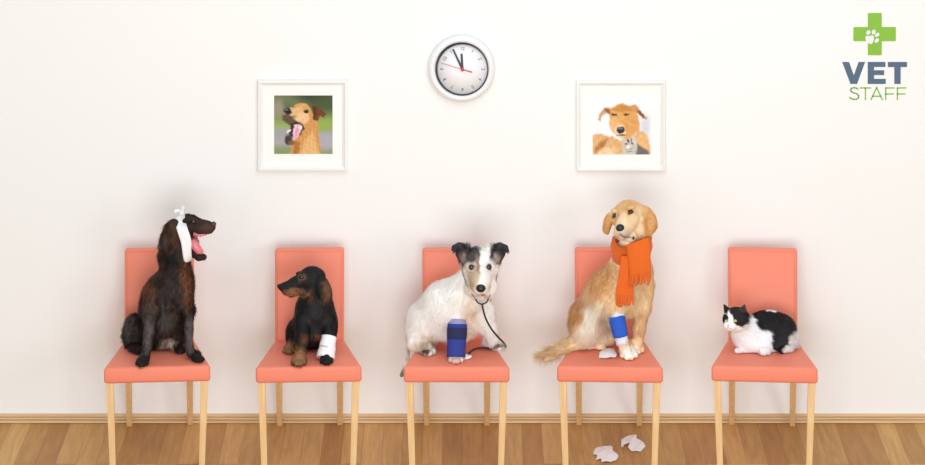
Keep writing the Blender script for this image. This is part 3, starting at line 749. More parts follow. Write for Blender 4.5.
s4 = 0.0043
V, F = tube([W(*p) for p in [(192, 240, -.462), (195.5, 246, -.466), (199.5, 251.2, -.469), (203, 252.6, -.468)]], [4.0 * s4, 4.6 * s4, 3.8 * s4, 1.8 * s4], 12); mesh_obj('tongue', V, F, M['tongue'], dogA)
V, F = tube([W(*p) for p in [(194, 233.5, -.47), (200, 235.2, -.475), (206, 234.2, -.478)]], [2.6 * s4, 2.0 * s4, 1.0 * s4], 12); mesh_obj('palate', V, F, M['tongue'], dogA)
for px, py, Yt, L, d in ((207.5, 234.2, -.495, 3.2, 1), (209.5, 233.8, -.48, 1.8, 1), (203.6, 251.5, -.475, -3.0, 1), (205, 252, -.465, -1.8, 1), (199, 236, -.49, 1.6, 1), (197, 250, -.482, -1.6, 1)):
    V, F = tube([W(px, py, Yt), W(px - .3, py + L, Yt)], [.65 * s4, .1 * s4], 8); mesh_obj('tooth', V, F, M['tooth'], dogA)

def head_band(body, pts, cen_Y, hw, thick=1.0, depth=13, nth=48, nt=7, clear=1.0):
    """band looping in depth around the body; pts are top and bottom of its loop in the picture"""
    (ax, ay), (bx, by) = pts; c = W((ax + bx) / 2, (ay + by) / 2, cen_Y); top = W(ax, ay, cen_Y); U = top - c; a = np.linalg.norm(U); U /= a
    D = np.array((0, -1.0, 0)); S = np.cross(D, U); s = 0.0043; b = depth * s
    th = np.linspace(0, 2 * math.pi, nth, endpoint=False); tt = np.linspace(-1, 1, nt)
    R = np.zeros((nt, nth))
    for i, t in enumerate(tt):
        for j, an in enumerate(th):
            d = math.cos(an) * U + math.sin(an) * D; e = 1 / math.sqrt((math.cos(an) / a) ** 2 + (math.sin(an) / b) ** 2)
            rho = np.arange(0.02, e * 1.25, 0.0007); P = c + S * hw * s * t + rho[:, None] * d; f = body.sdf(P)
            neg = np.where(f < 0)[0]; k = rho[neg[-1]] if len(neg) else 0
            R[i, j] = max(min(k + clear * s, e * 1.15), e * 0.86)
    for _ in range(8):
        R = (np.roll(R, 1, 1) + 2 * R + np.roll(R, -1, 1)) / 4
        Rp = np.pad(R, ((1, 1), (0, 0)), 'edge'); R = (Rp[:-2] + 2 * R + Rp[2:]) / 4
    V, F = [], []
    for layer in (0, 1):
        for i, t in enumerate(tt):
            for j, an in enumerate(th):
                d = math.cos(an) * U + math.sin(an) * D
                bend = 2.6 * s * (math.sin(an) ** 2 - 0.4)
                fold = 0.35 * s * math.sin(t * 5 + an * 2)
                V.append(c + S * (hw * s * t * (0.85 + .2 * math.sin(an + .6)) - bend) + (R[i, j] + (thick * s * (1 - .5 * abs(t) ** 3) + fold if layer == 0 else 0)) * d)
    n2 = nt * nth
    for i in range(nt - 1):
        for j in range(nth):
            j2 = (j + 1) % nth; q = (i * nth + j, i * nth + j2, (i + 1) * nth + j2, (i + 1) * nth + j); F.append(q); F.append(tuple(n2 + x for x in reversed(q)))
    for j in range(nth):
        j2 = (j + 1) % nth; F.append((j2, j, n2 + j, n2 + j2)); e = (nt - 1) * nth; F.append((e + j, e + j2, n2 + e + j2, n2 + e + j))
    return V, F
V, F = head_band(A, [(180.5, 213), (190.5, 263)], -.43, 5.2)
parts = [(V, F)]
def ribbon(path, w, t, up=(0, -1, 0)):
    """flat strip along world points"""
    P = [np.array(p) for p in path]; V, F = [], []
    if not hasattr(w, '__len__'): w = [w] * len(P)
    up = np.array(up, float)
    for i, p in enumerate(P):
        d = P[min(i + 1, len(P) - 1)] - P[max(i - 1, 0)]; d /= np.linalg.norm(d); sd = np.cross(d, up); sd /= np.linalg.norm(sd) + 1e-9; n_ = np.cross(sd, d)
        for a, b in ((-1, -1), (1, -1), (1, 1), (-1, 1)): V.append(p + sd * a * w[i] / 2 + n_ * b * t / 2)
    for i in range(len(P) - 1):
        for k in range(4): F.append((i * 4 + k, i * 4 + (k + 1) % 4, i * 4 + 4 + (k + 1) % 4, i * 4 + 4 + k))
    e = (len(P) - 1) * 4; F += [(3, 2, 1, 0), (e, e + 1, e + 2, e + 3)]; return V, F
parts.append(ribbon(spline([W(182, 215, -.44), W(180, 211.5, -.445), W(177.5, 210.5, -.45), W(174.5, 212.5, -.452)], 4), [2.5 * s4] * 8 + [3.2 * s4] * 5, .7 * s4))
parts.append(ribbon(spline([W(182, 215, -.43), W(182.4, 211.5, -.43), W(182.2, 209, -.432), W(184.0, 206.5, -.435)], 4), [2.5 * s4] * 8 + [3.4 * s4] * 5, .7 * s4))
parts.append(uv_ball(W(181.5, 213.5, -.435), np.array((2.2, 2.2, 1.3)) * s4))
V, F = merge(parts); o = mesh_obj('head_bandage', V, F, M['gauze'], dogA); o['label'] = 'white bandage tied on top of the head'

# ================================================================== BLACK AND TAN DACHSHUND
B = Body()
B.ell((309, 335, -36), (20, 15, 12), k=5)
B.chain([(313, 325, -39, 21), (315, 308, -42, 18), (317, 292, -43, 12.5)], 6)
B.ell((294, 335, -37), (8.5, 15, 11), k=4); B.ell((330, 325, -41), (8, 17, 10), ang=0, k=4)
B.chain([(303, 318, -47, 7.5), (302, 338, -51, 6.5), (301, 350, -54, 5.6)], 4)
paw(B, 300.5, 363.2, 6.6, -1.2); paw(B, 291, 351.5, 5.4, -1.5)
B.chain([(328, 318, -45, 8), (329, 336, -49, 5.0), (327, 352, -52.5, 4.8)], 4); paw(B, 326.5, 362, 5.6, 0)
B.ell((312, 278.5, -44), (13.5, 12.2, 10.5), k=4)
B.chain([(303, 280, -46, 8.2), (294, 284.5, -48, 6.2), (286, 287, -49.5, 4.6), (281.5, 287, -50, 3.4)], 3)
B.chain([(303, 289, -46, 5.5), (292, 292, -48.5, 4.0), (286, 291.5, -49.5, 2.6)], 3)
B.ell((324, 290, -48.3), (15, 7.4, 3.6), ang=-76, k=2.5)
B.ell((299.5, 273.0, -49.5), (4, 1.8, 2.4), ang=10, k=3)
bl = C(26, 24, 26)
cb = [(301.5, 277.4, 4.6, 3.6, 0, C(92, 66, 50), -200, -46, .7), (318, 310, 10, 20, 0, C(38, 35, 36), -200, 200, 1.0), (292, 293, 11, 4.6, 8, C(146, 104, 74), -200, 200, .8), (307, 295, 6, 4, -15, C(128, 88, 60), -200, 200, .9), (328, 290, 6, 12, -8, C(112, 74, 50), -200, 200, .9), (320, 278, 5, 5, 0, bl),
      (288, 348, 8, 6.5, 0, C(136, 96, 64), -200, 200, .8), (299, 357, 10, 9, 0, C(146, 104, 70), -200, 200, .8), (304, 339, 4, 5, 0, C(110, 66, 40), -200, 200, .9), (320, 338, 4.5, 3.5, 0, C(112, 62, 36), -200, 200, .9), (298, 271.8, 3.4, 1.4, 10, C(84, 60, 44), -200, 200, .8), (310, 300, 4, 4, 0, C(72, 52, 40))]
coatB = lambda P: field(P, bl, cb)
lenB = lambda P: field(P, 3.2, [(310, 277, 15, 12, 0, 1.3), (293, 284, 14, 5, 8, 1.0), (294, 294, 13, 5, 8, 3.0), (326, 348, 14, 15, 0, 0, -200, -44), (281, 286, 3, 3, 0, 0), (301.3, 277, 4, 3.4, 0, 0), (299, 357, 9, 8, 0, 1.2), (288, 348, 8, 6, 0, 1.2)])
combB = lambda P: field(P, (0.0, 1, 0.1), [(310, 272, 18, 10, 0, (1, .2, 0)), (293, 293, 14, 6, 0, (-.2, 1, .1)), (293, 284, 14, 5, 0, (1, .1, 0))])
dogB = build_animal('dachshund', B, coatB, 'small black and tan dachshund looking left with a white bandage on one front leg', 'dog', 312, 28000, lenB, combB, jitter=0.5, mott=.4, curl=.5)
ball('nose', dogB, B, 279.8, 286.2, (2.9, 2.5), M['nose_black'], 0.2, Y=-.50)
ball('eye', dogB, B, 301.4, 277.0, 2.3, M['eye_dark'], 0.1); 
V, F = wrap(B, (329, 336.5, -49.0), (325.6, 358, -53.6), 1, off=.8, thick=.8, ridges=.25, rmax=9.5, lim=((5.4, 8.0), (5.8, 8.6)))
o = mesh_obj('leg_bandage', V, F, M['gauze'], dogB)
yq = -.60
V, F = wrap(B, (327, 347.2, -51.4), (326.6, 348.8, -51.7), 1, off=1.75, thick=.35, nt=3, rmax=9.5, lim=((6.2, 6.4), (6.9, 7.1)))
V = np.array(V); F2 = [f for f in F if all(V[i][1] < -.53 and abs(to_px(V[i][None])[0][0] - 323.5) < 5.5 for i in f)]
if F2: mesh_obj('tape', V, F2, M['tape'], dogB)

# ================================================================== WHITE TERRIER
T = Body()
T.ell((424, 326, -36), (19, 22, 13), k=6)
T.chain([(428, 320, -37, 20), (445, 304, -40, 21), (464, 296, -43, 20), (472, 280, -45, 15)], 8)
T.ell((470, 312, -42), (21, 20, 12), k=6); T.ell((455, 322, -40), (26, 20, 11), k=6)
T.ell((418, 334, -38), (12, 17, 12), k=4)
T.chain([on(414, 351, 7), on(424, 352, 6.6)], 3); paw(T, 426, 352.5, 6.4, 1.5)
T.chain([(457, 312, -47, 9), (457, 330, -49, 7.5), (456, 347, -51, 6.6), (456, 352, -52, 6.2)], 4); paw(T, 456, 360.6, 6.2, 0)
T.chain([(485, 312, -43, 10), (489, 328, -42, 8), (493, 339, -41, 6.5)], 4); T.chain([on(488, 347, 5.8), on(496, 349, 5.6)], 3)
for tx, tb in ((503.4, 348.2), (502.4, 349.8), (499.6, 350.6), (496.4, 350.4)): T.cap(on(tx - 4, tb - 1.5, 2.8), on(tx, tb, 2.3), .6)
T.ell((480.5, 265, -49), (19.5, 17.5, 14), k=4); T.chain([(480.5, 272, -53, 13), (480.5, 283, -58, 9.2), (480.6, 287, -60, 7)], 4)
T.ell((481, 287, -53), (17, 11.5, 10), k=4); T.ell((481, 296, -53), (8, 4.5, 8), k=3)
T.chain([(466, 262, -48, 6.4), (462, 252, -48, 6.6), (460, 247, -48.5, 4.4)], 2); T.chain([(467, 247, -49, 3.6), (459, 246, -50.5, 3.4), (455, 248, -52, 3.2), (452.4, 252, -53, 1.7)], 1.5)
T.chain([(495, 260, -48, 6.4), (499, 252, -48, 6.4), (500.5, 247, -48.5, 4.2)], 2); T.chain([(491, 249, -49, 3.6), (500, 246, -50.5, 3.4), (505, 248, -52, 3.2), (508, 252, -53, 1.7)], 1.5)
T.chain([(418, 342, -31, 3.6), (411.5, 354, -31, 2.4), (405.5, 365, -31, 2.0), (401.8, 375, -31, 2.0)], 3)
wh = C(254, 251, 247); gy = C(62, 60, 64)
ct = [(426, 345, 12, 8, 0, C(214, 198, 178), -200, 200, 1.0), (426, 352, 4, 2.2, 0, C(96, 80, 72), -200, 200, .6), (470, 318, 8, 18, 0, C(248, 236, 222), -200, 200, 1.0), (401, 375, 6, 7, 0, C(150, 136, 128), -200, 200, 1.0),
      (466, 257, 9.5, 11.5, 25, gy, -200, 200, .35), (497, 256, 8, 11.5, -25, gy, -200, 200, .35), (460, 250, 9, 11, 0, C(58, 56, 60), -200, 200, .4), (501, 250, 10, 10, 0, C(62, 60, 64), -200, 200, .4),
      (473.5, 253.5, 8.5, 8, -30, C(76, 73, 76), -200, 200, .7), (463, 258, 3.4, 5, 0, C(140, 120, 112), -200, -49, .7), (497, 258, 3, 5, 20, C(170, 146, 136), -200, -49, .8), (455, 248, 5, 4, 0, C(46, 44, 48)), (506, 248, 5, 5, 0, C(46, 44, 48)),
      (471, 270, 7, 8, 0, C(230, 214, 196), -200, -45, .5), (474.0, 277, 6, 12, -15, C(204, 180, 150), -200, -45, .9), (478, 265, 2.4, 9, 12, C(160, 132, 104), -200, -45, .8), (484.5, 262, 4.6, 16, 0, C(244, 240, 236), -200, 200, .4), (491, 275, 7, 14, 0, C(242, 236, 230), -200, -46, .5),
      (481, 295.6, 8, 1.6, 0, C(228, 200, 182), -200, -48, .9), (471.5, 267.2, 3.0, 2.6, 0, C(96, 78, 66), -200, -48, .6), (489, 267, 3.0, 2.6, 0, C(120, 104, 96), -200, -48, .6), (456, 359, 7, 5, 0, C(206, 178, 170)), (498, 346, 5, 2.4, 0, C(130, 110, 98))]
coatT = lambda P: field(P, wh, ct, warp=.8)
lenT = lambda P: field(P, 5.0, [(481, 268, 20, 18, 0, 1.4, -200, -44), (481, 292, 19, 10, 0, 4.0, -200, -48), (457, 338, 13, 22, 0, 0, -200, -45), (456, 360, 8, 5, 0, .8), (480.6, 288, 6, 5, 0, 0, -200, -55), (471.5, 267.5, 3.4, 3, 0, 0, -200, -48), (489, 267, 3.4, 3, 0, 0, -200, -48), (456, 249, 8, 9, 0, 1.2), (505, 249, 8, 9, 0, 1.2), (401, 370, 7, 16, 0, 1.6)])
combT = lambda P: field(P, (-0.2, 1, 0.2), [(481, 255, 22, 12, 0, (0, -1, 0.1)), (470, 288, 14, 14, 0, (-.8, 1, .3)), (492, 288, 14, 14, 0, (.8, 1, .3)), (480, 280, 4, 10, 0, (0, -1, 0))])
dogT = build_animal('terrier_dog', T, coatT, 'white terrier with dark ears and head patches, one front leg in a navy brace', 'dog', 455, 40000, lenT, combT, jitter=0.05, mott=.03, curl=.5)
ball('nose', dogT, T, 480.8, 288.2, (5.0, 4.2), M['nose_black'], 0.25)
V, F = tube([W(480.8, 292, T.surf(480.8, 292)), W(480.9, 295.0, T.surf(480.9, 294.8) - .001)], .45 * s4, 6)
V2, F2 = tube(spline([W(x, y, T.surf(x, y) - .001) for x, y in ((476.5, 294.2), (478.8, 295.4), (481, 294.8), (483.2, 295.4), (485.5, 294.2))], 4), .5 * s4, 6)
V, F = merge([(V, F), (V2, F2)]); mesh_obj('mouth', V, F, M['nose_black'], dogT)
ball('eye', dogT, T, 471.6, 267.2, 2.9, M['eye_dark'], 0.1); ball('eye', dogT, T, 489.0, 266.8, 2.8, M['eye_dark'], 0.1)
# thin wire spectacles
parts = []
for ex, ey in ((471.0, 268), (489.5, 267.6)):
    pts = []
    for k in range(25):
        a = 2 * math.pi * k / 24; x, y = ex + 5.6 * math.cos(a), ey + 4.6 * math.sin(a); pts.append(W(x, y, min(T.surf(ex, ey), T.surf(x, y)) - .012))
    parts.append(tube(pts, 0.09 * s4, 6))
parts.append(tube(spline([W(476.6, 266.8, T.surf(477, 267) - .014), W(480.3, 265.4, T.surf(480, 266) - .012), W(483.9, 266.8, T.surf(484, 267) - .014)], 4), 0.09 * s4, 6))
parts.append(tube([W(465.4, 267.4, T.surf(466, 268) - .012), W(461.4, 266.6, -.50)], 0.14 * s4, 6)); parts.append(tube([W(495.1, 267.2, T.surf(494, 267) - .012), W(499.4, 268, -.50)], 0.14 * s4, 6))
V, F = merge(parts); mesh_obj('spectacles', V, F, M['steel'], dogT)
# brace on the front leg
V, F = wrap(T, (457.2, 319.5, -47.8), (457, 326, -48.8), 1, off=.9, thick=.7, rmax=10, nt=4, lim=((6, 6), (7.4, 7.4))); mesh_obj('brace_lining', V, F, M['lavender'], dogT)
V, F = wrap(T, (457.2, 324, -48.5), (456.3, 357, -52.4), 1, off=1.5, thick=.9, rmax=9.6, ridges=.12, lim=((6.2, 6.8), (7.4, 7.6))); br = mesh_obj('leg_brace', V, F, M['navy'], dogT)
V, F = wrap(T, (457.2, 327.5, -48.9), (457, 339, -50.2), 1, off=2.2, thick=.6, rmax=10.4, nt=6, lim=((6.2, 6.2), (7.4, 7.4))); mesh_obj('strap', V, F, M['navy_dark'], br)

# stethoscope hanging from the terrier's ears
st = empty('stethoscope', tuple(W(482, 300, -.60)), 'black stethoscope hanging from the white terrier\'s head with its white chest piece on the seat', 'stethoscope')
yk = -.615
V, F = tube(spline([W(476.0, 299.2, yk), W(477.4, 302.2, yk - .004), W(482, 304.2, yk - .005), W(486.6, 302.2, yk - .004), W(488.2, 298.6, yk)], 5), .75 * s4, 10); mesh_obj('yoke', V, F, M['rubber'], st)
def side_pt(x, y): return W(x, y, T.surf(x, y) - .008)
V, F = tube(spline([W(462.0, 268, T.surf(463, 268) - .006), side_pt(463.4, 275), side_pt(466.5, 284), W(471, 293, T.surf(471, 293) + .006), W(476.0, 299.2, yk)], 5), .55 * s4, 8); mesh_obj('ear_tube', V, F, M['steel'], st)
V, F = tube(spline([W(498.4, 267, T.surf(497.5, 267) + .004), W(497, 276, T.surf(496.5, 276) + .004), W(494.5, 286, T.surf(494, 286) + .006), W(491, 294, T.surf(491, 294) + .006), W(488.2, 298.6, yk)], 5), .55 * s4, 8); mesh_obj('ear_tube', V, F, M['steel'], st)
def seat_pt(px, py, lift=1.0):
    Y = -(0.26 + (py + lift - 340.2) / 72.7); return W(px, py, Y)
tp = [W(482.3, 304, yk - .005), W(483, 309, -.60), W(486, 319, -.585), W(491.5, 329, -.565), W(498, 337, -.545), W(503.5, 342.6, -.52), seat_pt(505.8, 346.5, 1.2), seat_pt(502, 348.9, 1.2), seat_pt(493, 348.6, 1.2), seat_pt(482, 347.9, 1.2), seat_pt(474, 349.2, 1.2), seat_pt(469, 353, 1.2)]
V, F = tube(spline(tp, 6), .95 * s4, 10); mesh_obj('tubing', V, F, M['rubber'], st)
c = seat_pt(467.2, 357.2, 1.6)
R = frame_of(12)
parts = [uv_ball(c, np.array((5.0, 3.6, 2.0)) * s4, R=R), uv_ball(c + np.array((-.006, .004, .006)), np.array((2.6, 2.4, 1.3)) * s4)]
V, F = merge(parts); mesh_obj('chest_piece', V, F, M['white_plastic'], st)

# ================================================================== GOLDEN DOG
G = Body()
G.ell((590, 322, -37), (22, 24, 13), k=6)
G.chain([(596, 316, -38, 22), (614, 294, -41, 24), (630, 272, -43, 21), (632, 252, -44, 17)], 8)
G.ell((606, 292, -39), (20, 27, 12), ang=-35, k=6); G.ell((634, 290, -43), (15, 25, 11), k=6)
G.ell((586, 326, -41), (16, 19, 12), k=5); G.ell((604, 330, -38), (18, 14, 10), k=5)
G.chain([on(577, 349, 7), on(590, 348.5, 5.6), on(598, 348.8, 5)], 3)
for tx, tb in ((604.8, 348.0), (604.4, 349.4), (602.4, 350.2), (599.6, 350.2)): G.cap(on(tx - 4, tb - 1.2, 2.6), on(tx, tb, 2.2), .6)
G.chain([(620, 292, -49, 9), (615.8, 312, -49, 6.0), (619, 328, -49.5, 5.5), (622, 340, -50, 5.0), (625.5, 350, -51, 5.4)], 4); paw(G, 627.5, 356.2, 7.6, 1)
G.chain([(646, 285, -44, 9), (643, 308, -44, 7.5), (639, 328, -43, 6), (637.5, 343, -42.5, 5.4)], 4); paw(G, 637, 351, 6.2, 0)
G.chain([(574, 342, -38, 7), (564, 350, -42, 5.6), (552, 354, -45, 4.8), (545, 358, -46, 3.4)], 5)
G.ell((629, 217, -46), (17, 17, 14), k=4); G.ell((636, 228, -47), (12.5, 14, 11), k=4)
G.chain([(628, 219, -51, 11), (624, 227.5, -55, 9), (621.6, 231.5, -58, 7.2)], 3); G.ell((628.5, 235.5, -54), (9, 6.4, 8), ang=-10, k=2); G.ell((620.5, 234.5, -56.5), (7, 4.8, 6), k=4); G.ell((625.5, 241, -53), (6, 3.6, 7), k=2)
G.ell((631, 207.5, -54), (5, 2.6, 4), ang=10, k=3); G.ell((614.5, 211, -53.5), (3.5, 2.4, 4), ang=-10, k=3)
G.ell((607.8, 223, -47), (11, 4.6, 5), ang=76, k=3); G.cap((606, 229, -47, 3), (607.5, 232, -47.5, 2), 2); G.ell((648.5, 219, -46), (14, 7.6, 4.5), ang=-68, k=4); G.cap((652, 226, -47, 5), (649, 234, -48, 3), 3)
gd = C(244, 216, 174); cr = C(253, 246, 234)
cg = [(588, 318, 18, 24, 0, C(253, 246, 234), -200, 200, 1.0), (600, 280, 14, 20, -35, C(226, 182, 126), -200, 200, .9), (577, 312, 8, 16, -20, C(218, 174, 120), -200, 200, .9), (594, 338, 16, 14, 0, C(250, 240, 226), -200, 200, 1.0),
      (604, 322, 7, 12, 0, C(214, 192, 168), -200, 200, 1.0), (632, 290, 14, 26, 0, C(246, 226, 194), -200, 200, 1.0), (647, 275, 8, 22, 0, C(240, 214, 172), -200, 200, 1.0), (640, 330, 8, 22, 0, C(236, 206, 164), -200, 200, .8), (628, 352, 11, 7, 0, cr), (600, 346, 9, 6, 0, C(242, 216, 180)), (555, 352, 20, 14, 0, C(238, 214, 176), -200, 200, .6),
      (629, 214, 20, 18, 0, C(232, 192, 138)), (628, 206, 9, 7, 0, C(222, 176, 118), -200, 200, .8), (640, 226, 10, 14, 0, C(240, 212, 172), -200, 200, .8), (622, 221, 5, 8, 0, C(240, 214, 176), -200, 200, .8), (607, 224, 6, 13, 8, C(216, 166, 104), -200, 200, .5), (651, 224, 8, 18, 10, C(216, 164, 102), -200, 200, .5),
      (624, 234, 8, 5, 0, C(206, 186, 168), -70, -50, .8), (626, 237.5, 9, 2, -12, C(176, 150, 132), -70, -45, .7), (627, 242, 8, 3.5, 0, C(232, 214, 196), -70, -45, .6), (634, 237.8, 1.6, 1.8, 0, C(60, 46, 42), -70, -45, .6), (615, 238, 1.5, 2, 0, C(120, 96, 84), -70, -45, .7),
      (614.6, 215.3, 3, 2.8, 0, C(110, 80, 60), -70, -45, .7), (630.4, 211.8, 3.2, 2.8, 0, C(110, 80, 60), -70, -45, .7)]
coatG = lambda P: field(P, gd, cg)
lenG = lambda P: field(P, 5.0, [(629, 216, 20, 20, 0, 1.1), (622, 232, 12, 12, 0, .7, -70, -45), (621, 229, 5.5, 5.5, 0, 0, -70, -52), (614.6, 215.3, 2.8, 2.4, 0, 0), (630.4, 211.8, 3, 2.6, 0, 0), (607, 225, 7, 14, 0, 2.0), (651, 226, 9, 19, 0, 2.2), (618, 328, 12, 18, -10, 0, -200, -46), (590, 320, 20, 25, 0, 7.5, -200, 200, .5), (632, 290, 12, 24, 0, 6.5, -200, 200, .6), (555, 353, 22, 16, 0, 14, -200, 200, .5), (630, 355, 12, 6, 0, 1), (638, 344, 6, 11, 0, 1.6), (601, 346, 8, 6, 0, 1.2), (630, 252, 24, 14, 0, 1.0)])
combG = lambda P: field(P, (-0.35, 1, 0.1), [(628, 214, 18, 18, 0, (.3, -1, -.2)), (622, 225, 9, 10, 0, (.4, -1, 0)), (651, 225, 9, 18, 0, (.2, 1, 0)), (607, 225, 7, 14, 0, (-.2, 1, 0)), (556, 353, 22, 16, 0, (-1, .45, .2)), (632, 285, 14, 26, 0, (0, 1, .1))])
dogG = build_animal('retriever_dog', G, coatG, 'golden retriever in an orange fringed scarf with a blue wrap on one front leg', 'dog', 605, 44000, lenG, combG, jitter=0.10, curl=.55, mott=.07)
ball('nose', dogG, G, 620.2, 228.0, (4.4, 3.9), M['nose_black'], 0.25)
ball('eye', dogG, G, 614.6, 215.4, (2.1, 2.3), M['eye_dark'], 0.1); ball('eye', dogG, G, 630.6, 211.8, (2.9, 2.3), M['eye_dark'], 0.1)
V, F = tube(spline([W(x, y, G.surf(x, y) - .001) for x, y in ((620.6, 233.2), (621.0, 235.4), (624.5, 236.8), (629, 237.4), (633.0, 238.4))], 4), .3 * s4, 6); mesh_obj('mouth', V, F, M['nose_black'], dogG)
V, F = wrap(G, (617, 311.5, -49.0), (616.6, 317, -49.2), 1, off=.6, thick=.6, rmax=9, nt=4, lim=((6, 6), (6.8, 6.8))); mesh_obj('gauze', V, F, M['pale_blue'], dogG)
V, F = wrap(G, (616.0, 315, -49.1), (620.6, 336, -49.8), 1, off=1.0, thick=.8, rmax=8.8, ridges=.15, lim=((6.2, 5.6), (6.9, 6.3))); mesh_obj('leg_wrap', V, F, M['blue'], dogG)
V, F = wrap(G, (620.2, 334, -49.8), (622.6, 344, -50.3), 1, off=.4, thick=.5, rmax=8, nt=5, lim=((5.2, 5.2), (5.7, 5.7))); mesh_obj('gauze', V, F, M['pale_blue'], dogG)
# scarf
def scarf_loop(cpx, cpy, Yc, rx, ry, hw, thick, tilt, nth=56, nt=9, seed=0, dip=5.0):
    V, F = [], []; c = W(cpx, cpy, Yc); s = s4
    for layer in (0, 1):
        for i in range(nt):
            t = -1 + 2 * i / (nt - 1)
            for j in range(nth):
                a = 2 * math.pi * j / nth; bulge = (1 - abs(t) ** 2.2) * 1.6
                rr = 1 + (bulge + 0.35 * math.sin(3 * a + 2 * t * 3 + seed)) / rx if layer == 0 else 1 - thick / rx
                x = rx * rr * math.cos(a); y = -ry * rr * math.sin(a)
                z = -t * hw + tilt * math.cos(a) - dip * max(0, math.sin(a)) + .5 * math.sin(2 * a + seed)
                V.append(c + np.array((x * s, y * s, z * s)))
    n2 = nt * nth
    for i in range(nt - 1):
        for j in range(nth):
            j2 = (j + 1) % nth; q = (i * nth + j, (i + 1) * nth + j, (i + 1) * nth + j2, i * nth + j2); F.append(q); F.append(tuple(n2 + x for x in reversed(q)))
    for j in range(nth):
        j2 = (j + 1) % nth; F.append((j, j2, n2 + j2, n2 + j)); e = (nt - 1) * nth; F.append((e + j2, e + j, n2 + e + j, n2 + e + j2))
    return V, F
def scarf_tail(L, R, Ys, thick, fr_n, fr_len, seed):
    """panel between left and right edge polylines (picture), with cut fringe below"""
    r = np.random.default_rng(seed); rows = len(L); nc = 12; V, F = [], []
    def pt(i, u, o):
        x = L[i][0] * (1 - u) + R[i][0] * u; y = L[i][1] * (1 - u) + R[i][1] * u
        return W(x, y, Ys[i] - .006 * math.sin(math.pi * u) - .0022 * math.sin(u * 11 + i * .7 + seed) + o)
    for o in (-thick * s4, 0):
        for i in range(rows):
            for k in range(nc + 1): V.append(pt(i, k / nc, o))
    n2 = rows * (nc + 1)
    for i in range(rows - 1):
        for k in range(nc):
            a = i * (nc + 1) + k; q = (a, a + nc + 1, a + nc + 2, a + 1); F.append(q); F.append(tuple(n2 + x for x in reversed(q)))
        for a, b in ((i * (nc + 1), (i + 1) * (nc + 1)), ((i + 1) * (nc + 1) + nc, i * (nc + 1) + nc)): F.append((a, n2 + a, n2 + b, b))
    panel = (V, F); fr = []
    for k in range(fr_n):
        u = (k + .5) / fr_n; p = pt(rows - 1, u, -thick * s4 / 2); le = fr_len * r.uniform(.85, 1.15); dx = r.normal() * .8; dy = r.normal() * .002
        q = [p + np.array((0, 0, 1.0 * s4)), p + np.array((dx * .4 * s4, dy - .001, -le * .5 * s4)), p + np.array((dx * s4, dy * 1.6, -le * s4))]
        w = abs(R[-1][0] - L[-1][0]) / fr_n * s4
        fr.append(ribbon(spline(q, 3), [w * 1.0] * 4 + [w * .85] * 3, .9 * s4))
    return panel, merge(fr)
NY = float(G.surf(632, 262))
loop = scarf_loop(631.5, 246, -.445, 19.5, 18.5, 9.5, 1.2, 2.5)
sc_root_parts = [loop, scarf_loop(631.0, 240, -.445, 18.0, 17.5, 6.0, 1.2, 3.0, seed=2, dip=9.5)]
V, F = merge(sc_root_parts); scarf = mesh_obj('scarf', V, F, M['orange'], dogG)
Yf = min(NY, -.445 - 18.5 * s4) - .012
pB, fB = scarf_tail([(621, 256), (620, 266), (618, 278), (616.2, 288), (615.2, 295.5)], [(635, 256), (635, 266), (634, 278), (633.5, 288), (633.6, 295.5)], [Yf - .004, Yf - .004, Yf - .002, Yf, Yf + .001], 1.4, 8, 10.5, 1)
mesh_obj('scarf_end', *pB, M['orange'], scarf); mesh_obj('fringe', *fB, M['orange'], scarf)
pA, fA = scarf_tail([(626, 245), (627.2, 252), (628.2, 260), (629.2, 268), (629.6, 275)], [(649.5, 237), (650.2, 248), (650.6, 258), (651.0, 266), (651.4, 272)], [Yf - .010, Yf - .016, Yf - .018, Yf - .017, Yf - .015], 1.5, 9, 11, 4)
mesh_obj('scarf_end', *pA, M['orange'], scarf); mesh_obj('fringe', *fA, M['orange'], scarf)

# ================================================================== CAT
K = Body()
K.ell((768, 331, -36), (26, 20.5, 15), k=6); K.ell((782, 334, -37), (14, 18, 14), ang=-20, k=5); K.ell((747, 334, -39.5), (16, 17, 13), k=6); K.ell((768, 342, -38), (22, 10.5, 14), k=4)
K.ell((736.3, 319.3, -46), (13.9, 12.0, 10.5), k=3); K.ell((730, 325.5, -50), (6.5, 5, 6), k=3)
K.cap((728, 312, -46, 4.0), (723.9, 304.6, -46, .7), 1.5); K.cap((742, 311.5, -46, 4.4), (744.6, 305, -46, .8), 1.5)
K.chain([on(748, 352, 3.4), on(740, 352.8, 2.8), on(737, 353.2, 2.6)], 1); K.ell((757, 344.5, -42), (15, 7.5, 9), k=5); K.chain([(764, 345, -42, 6), (764.5, 350, -44, 4.6)], 6); K.chain([on(766, 354.6, 4.2), on(763, 355.2, 4.2)], 2)
K.chain([(793, 334, -34, 4.6), (794.5, 343, -38, 4.6), (789, 347.5, -42, 4.2), (782, 350, -44, 3.4)], 2)
kw = C(252, 251, 252); kb = C(30, 28, 30)
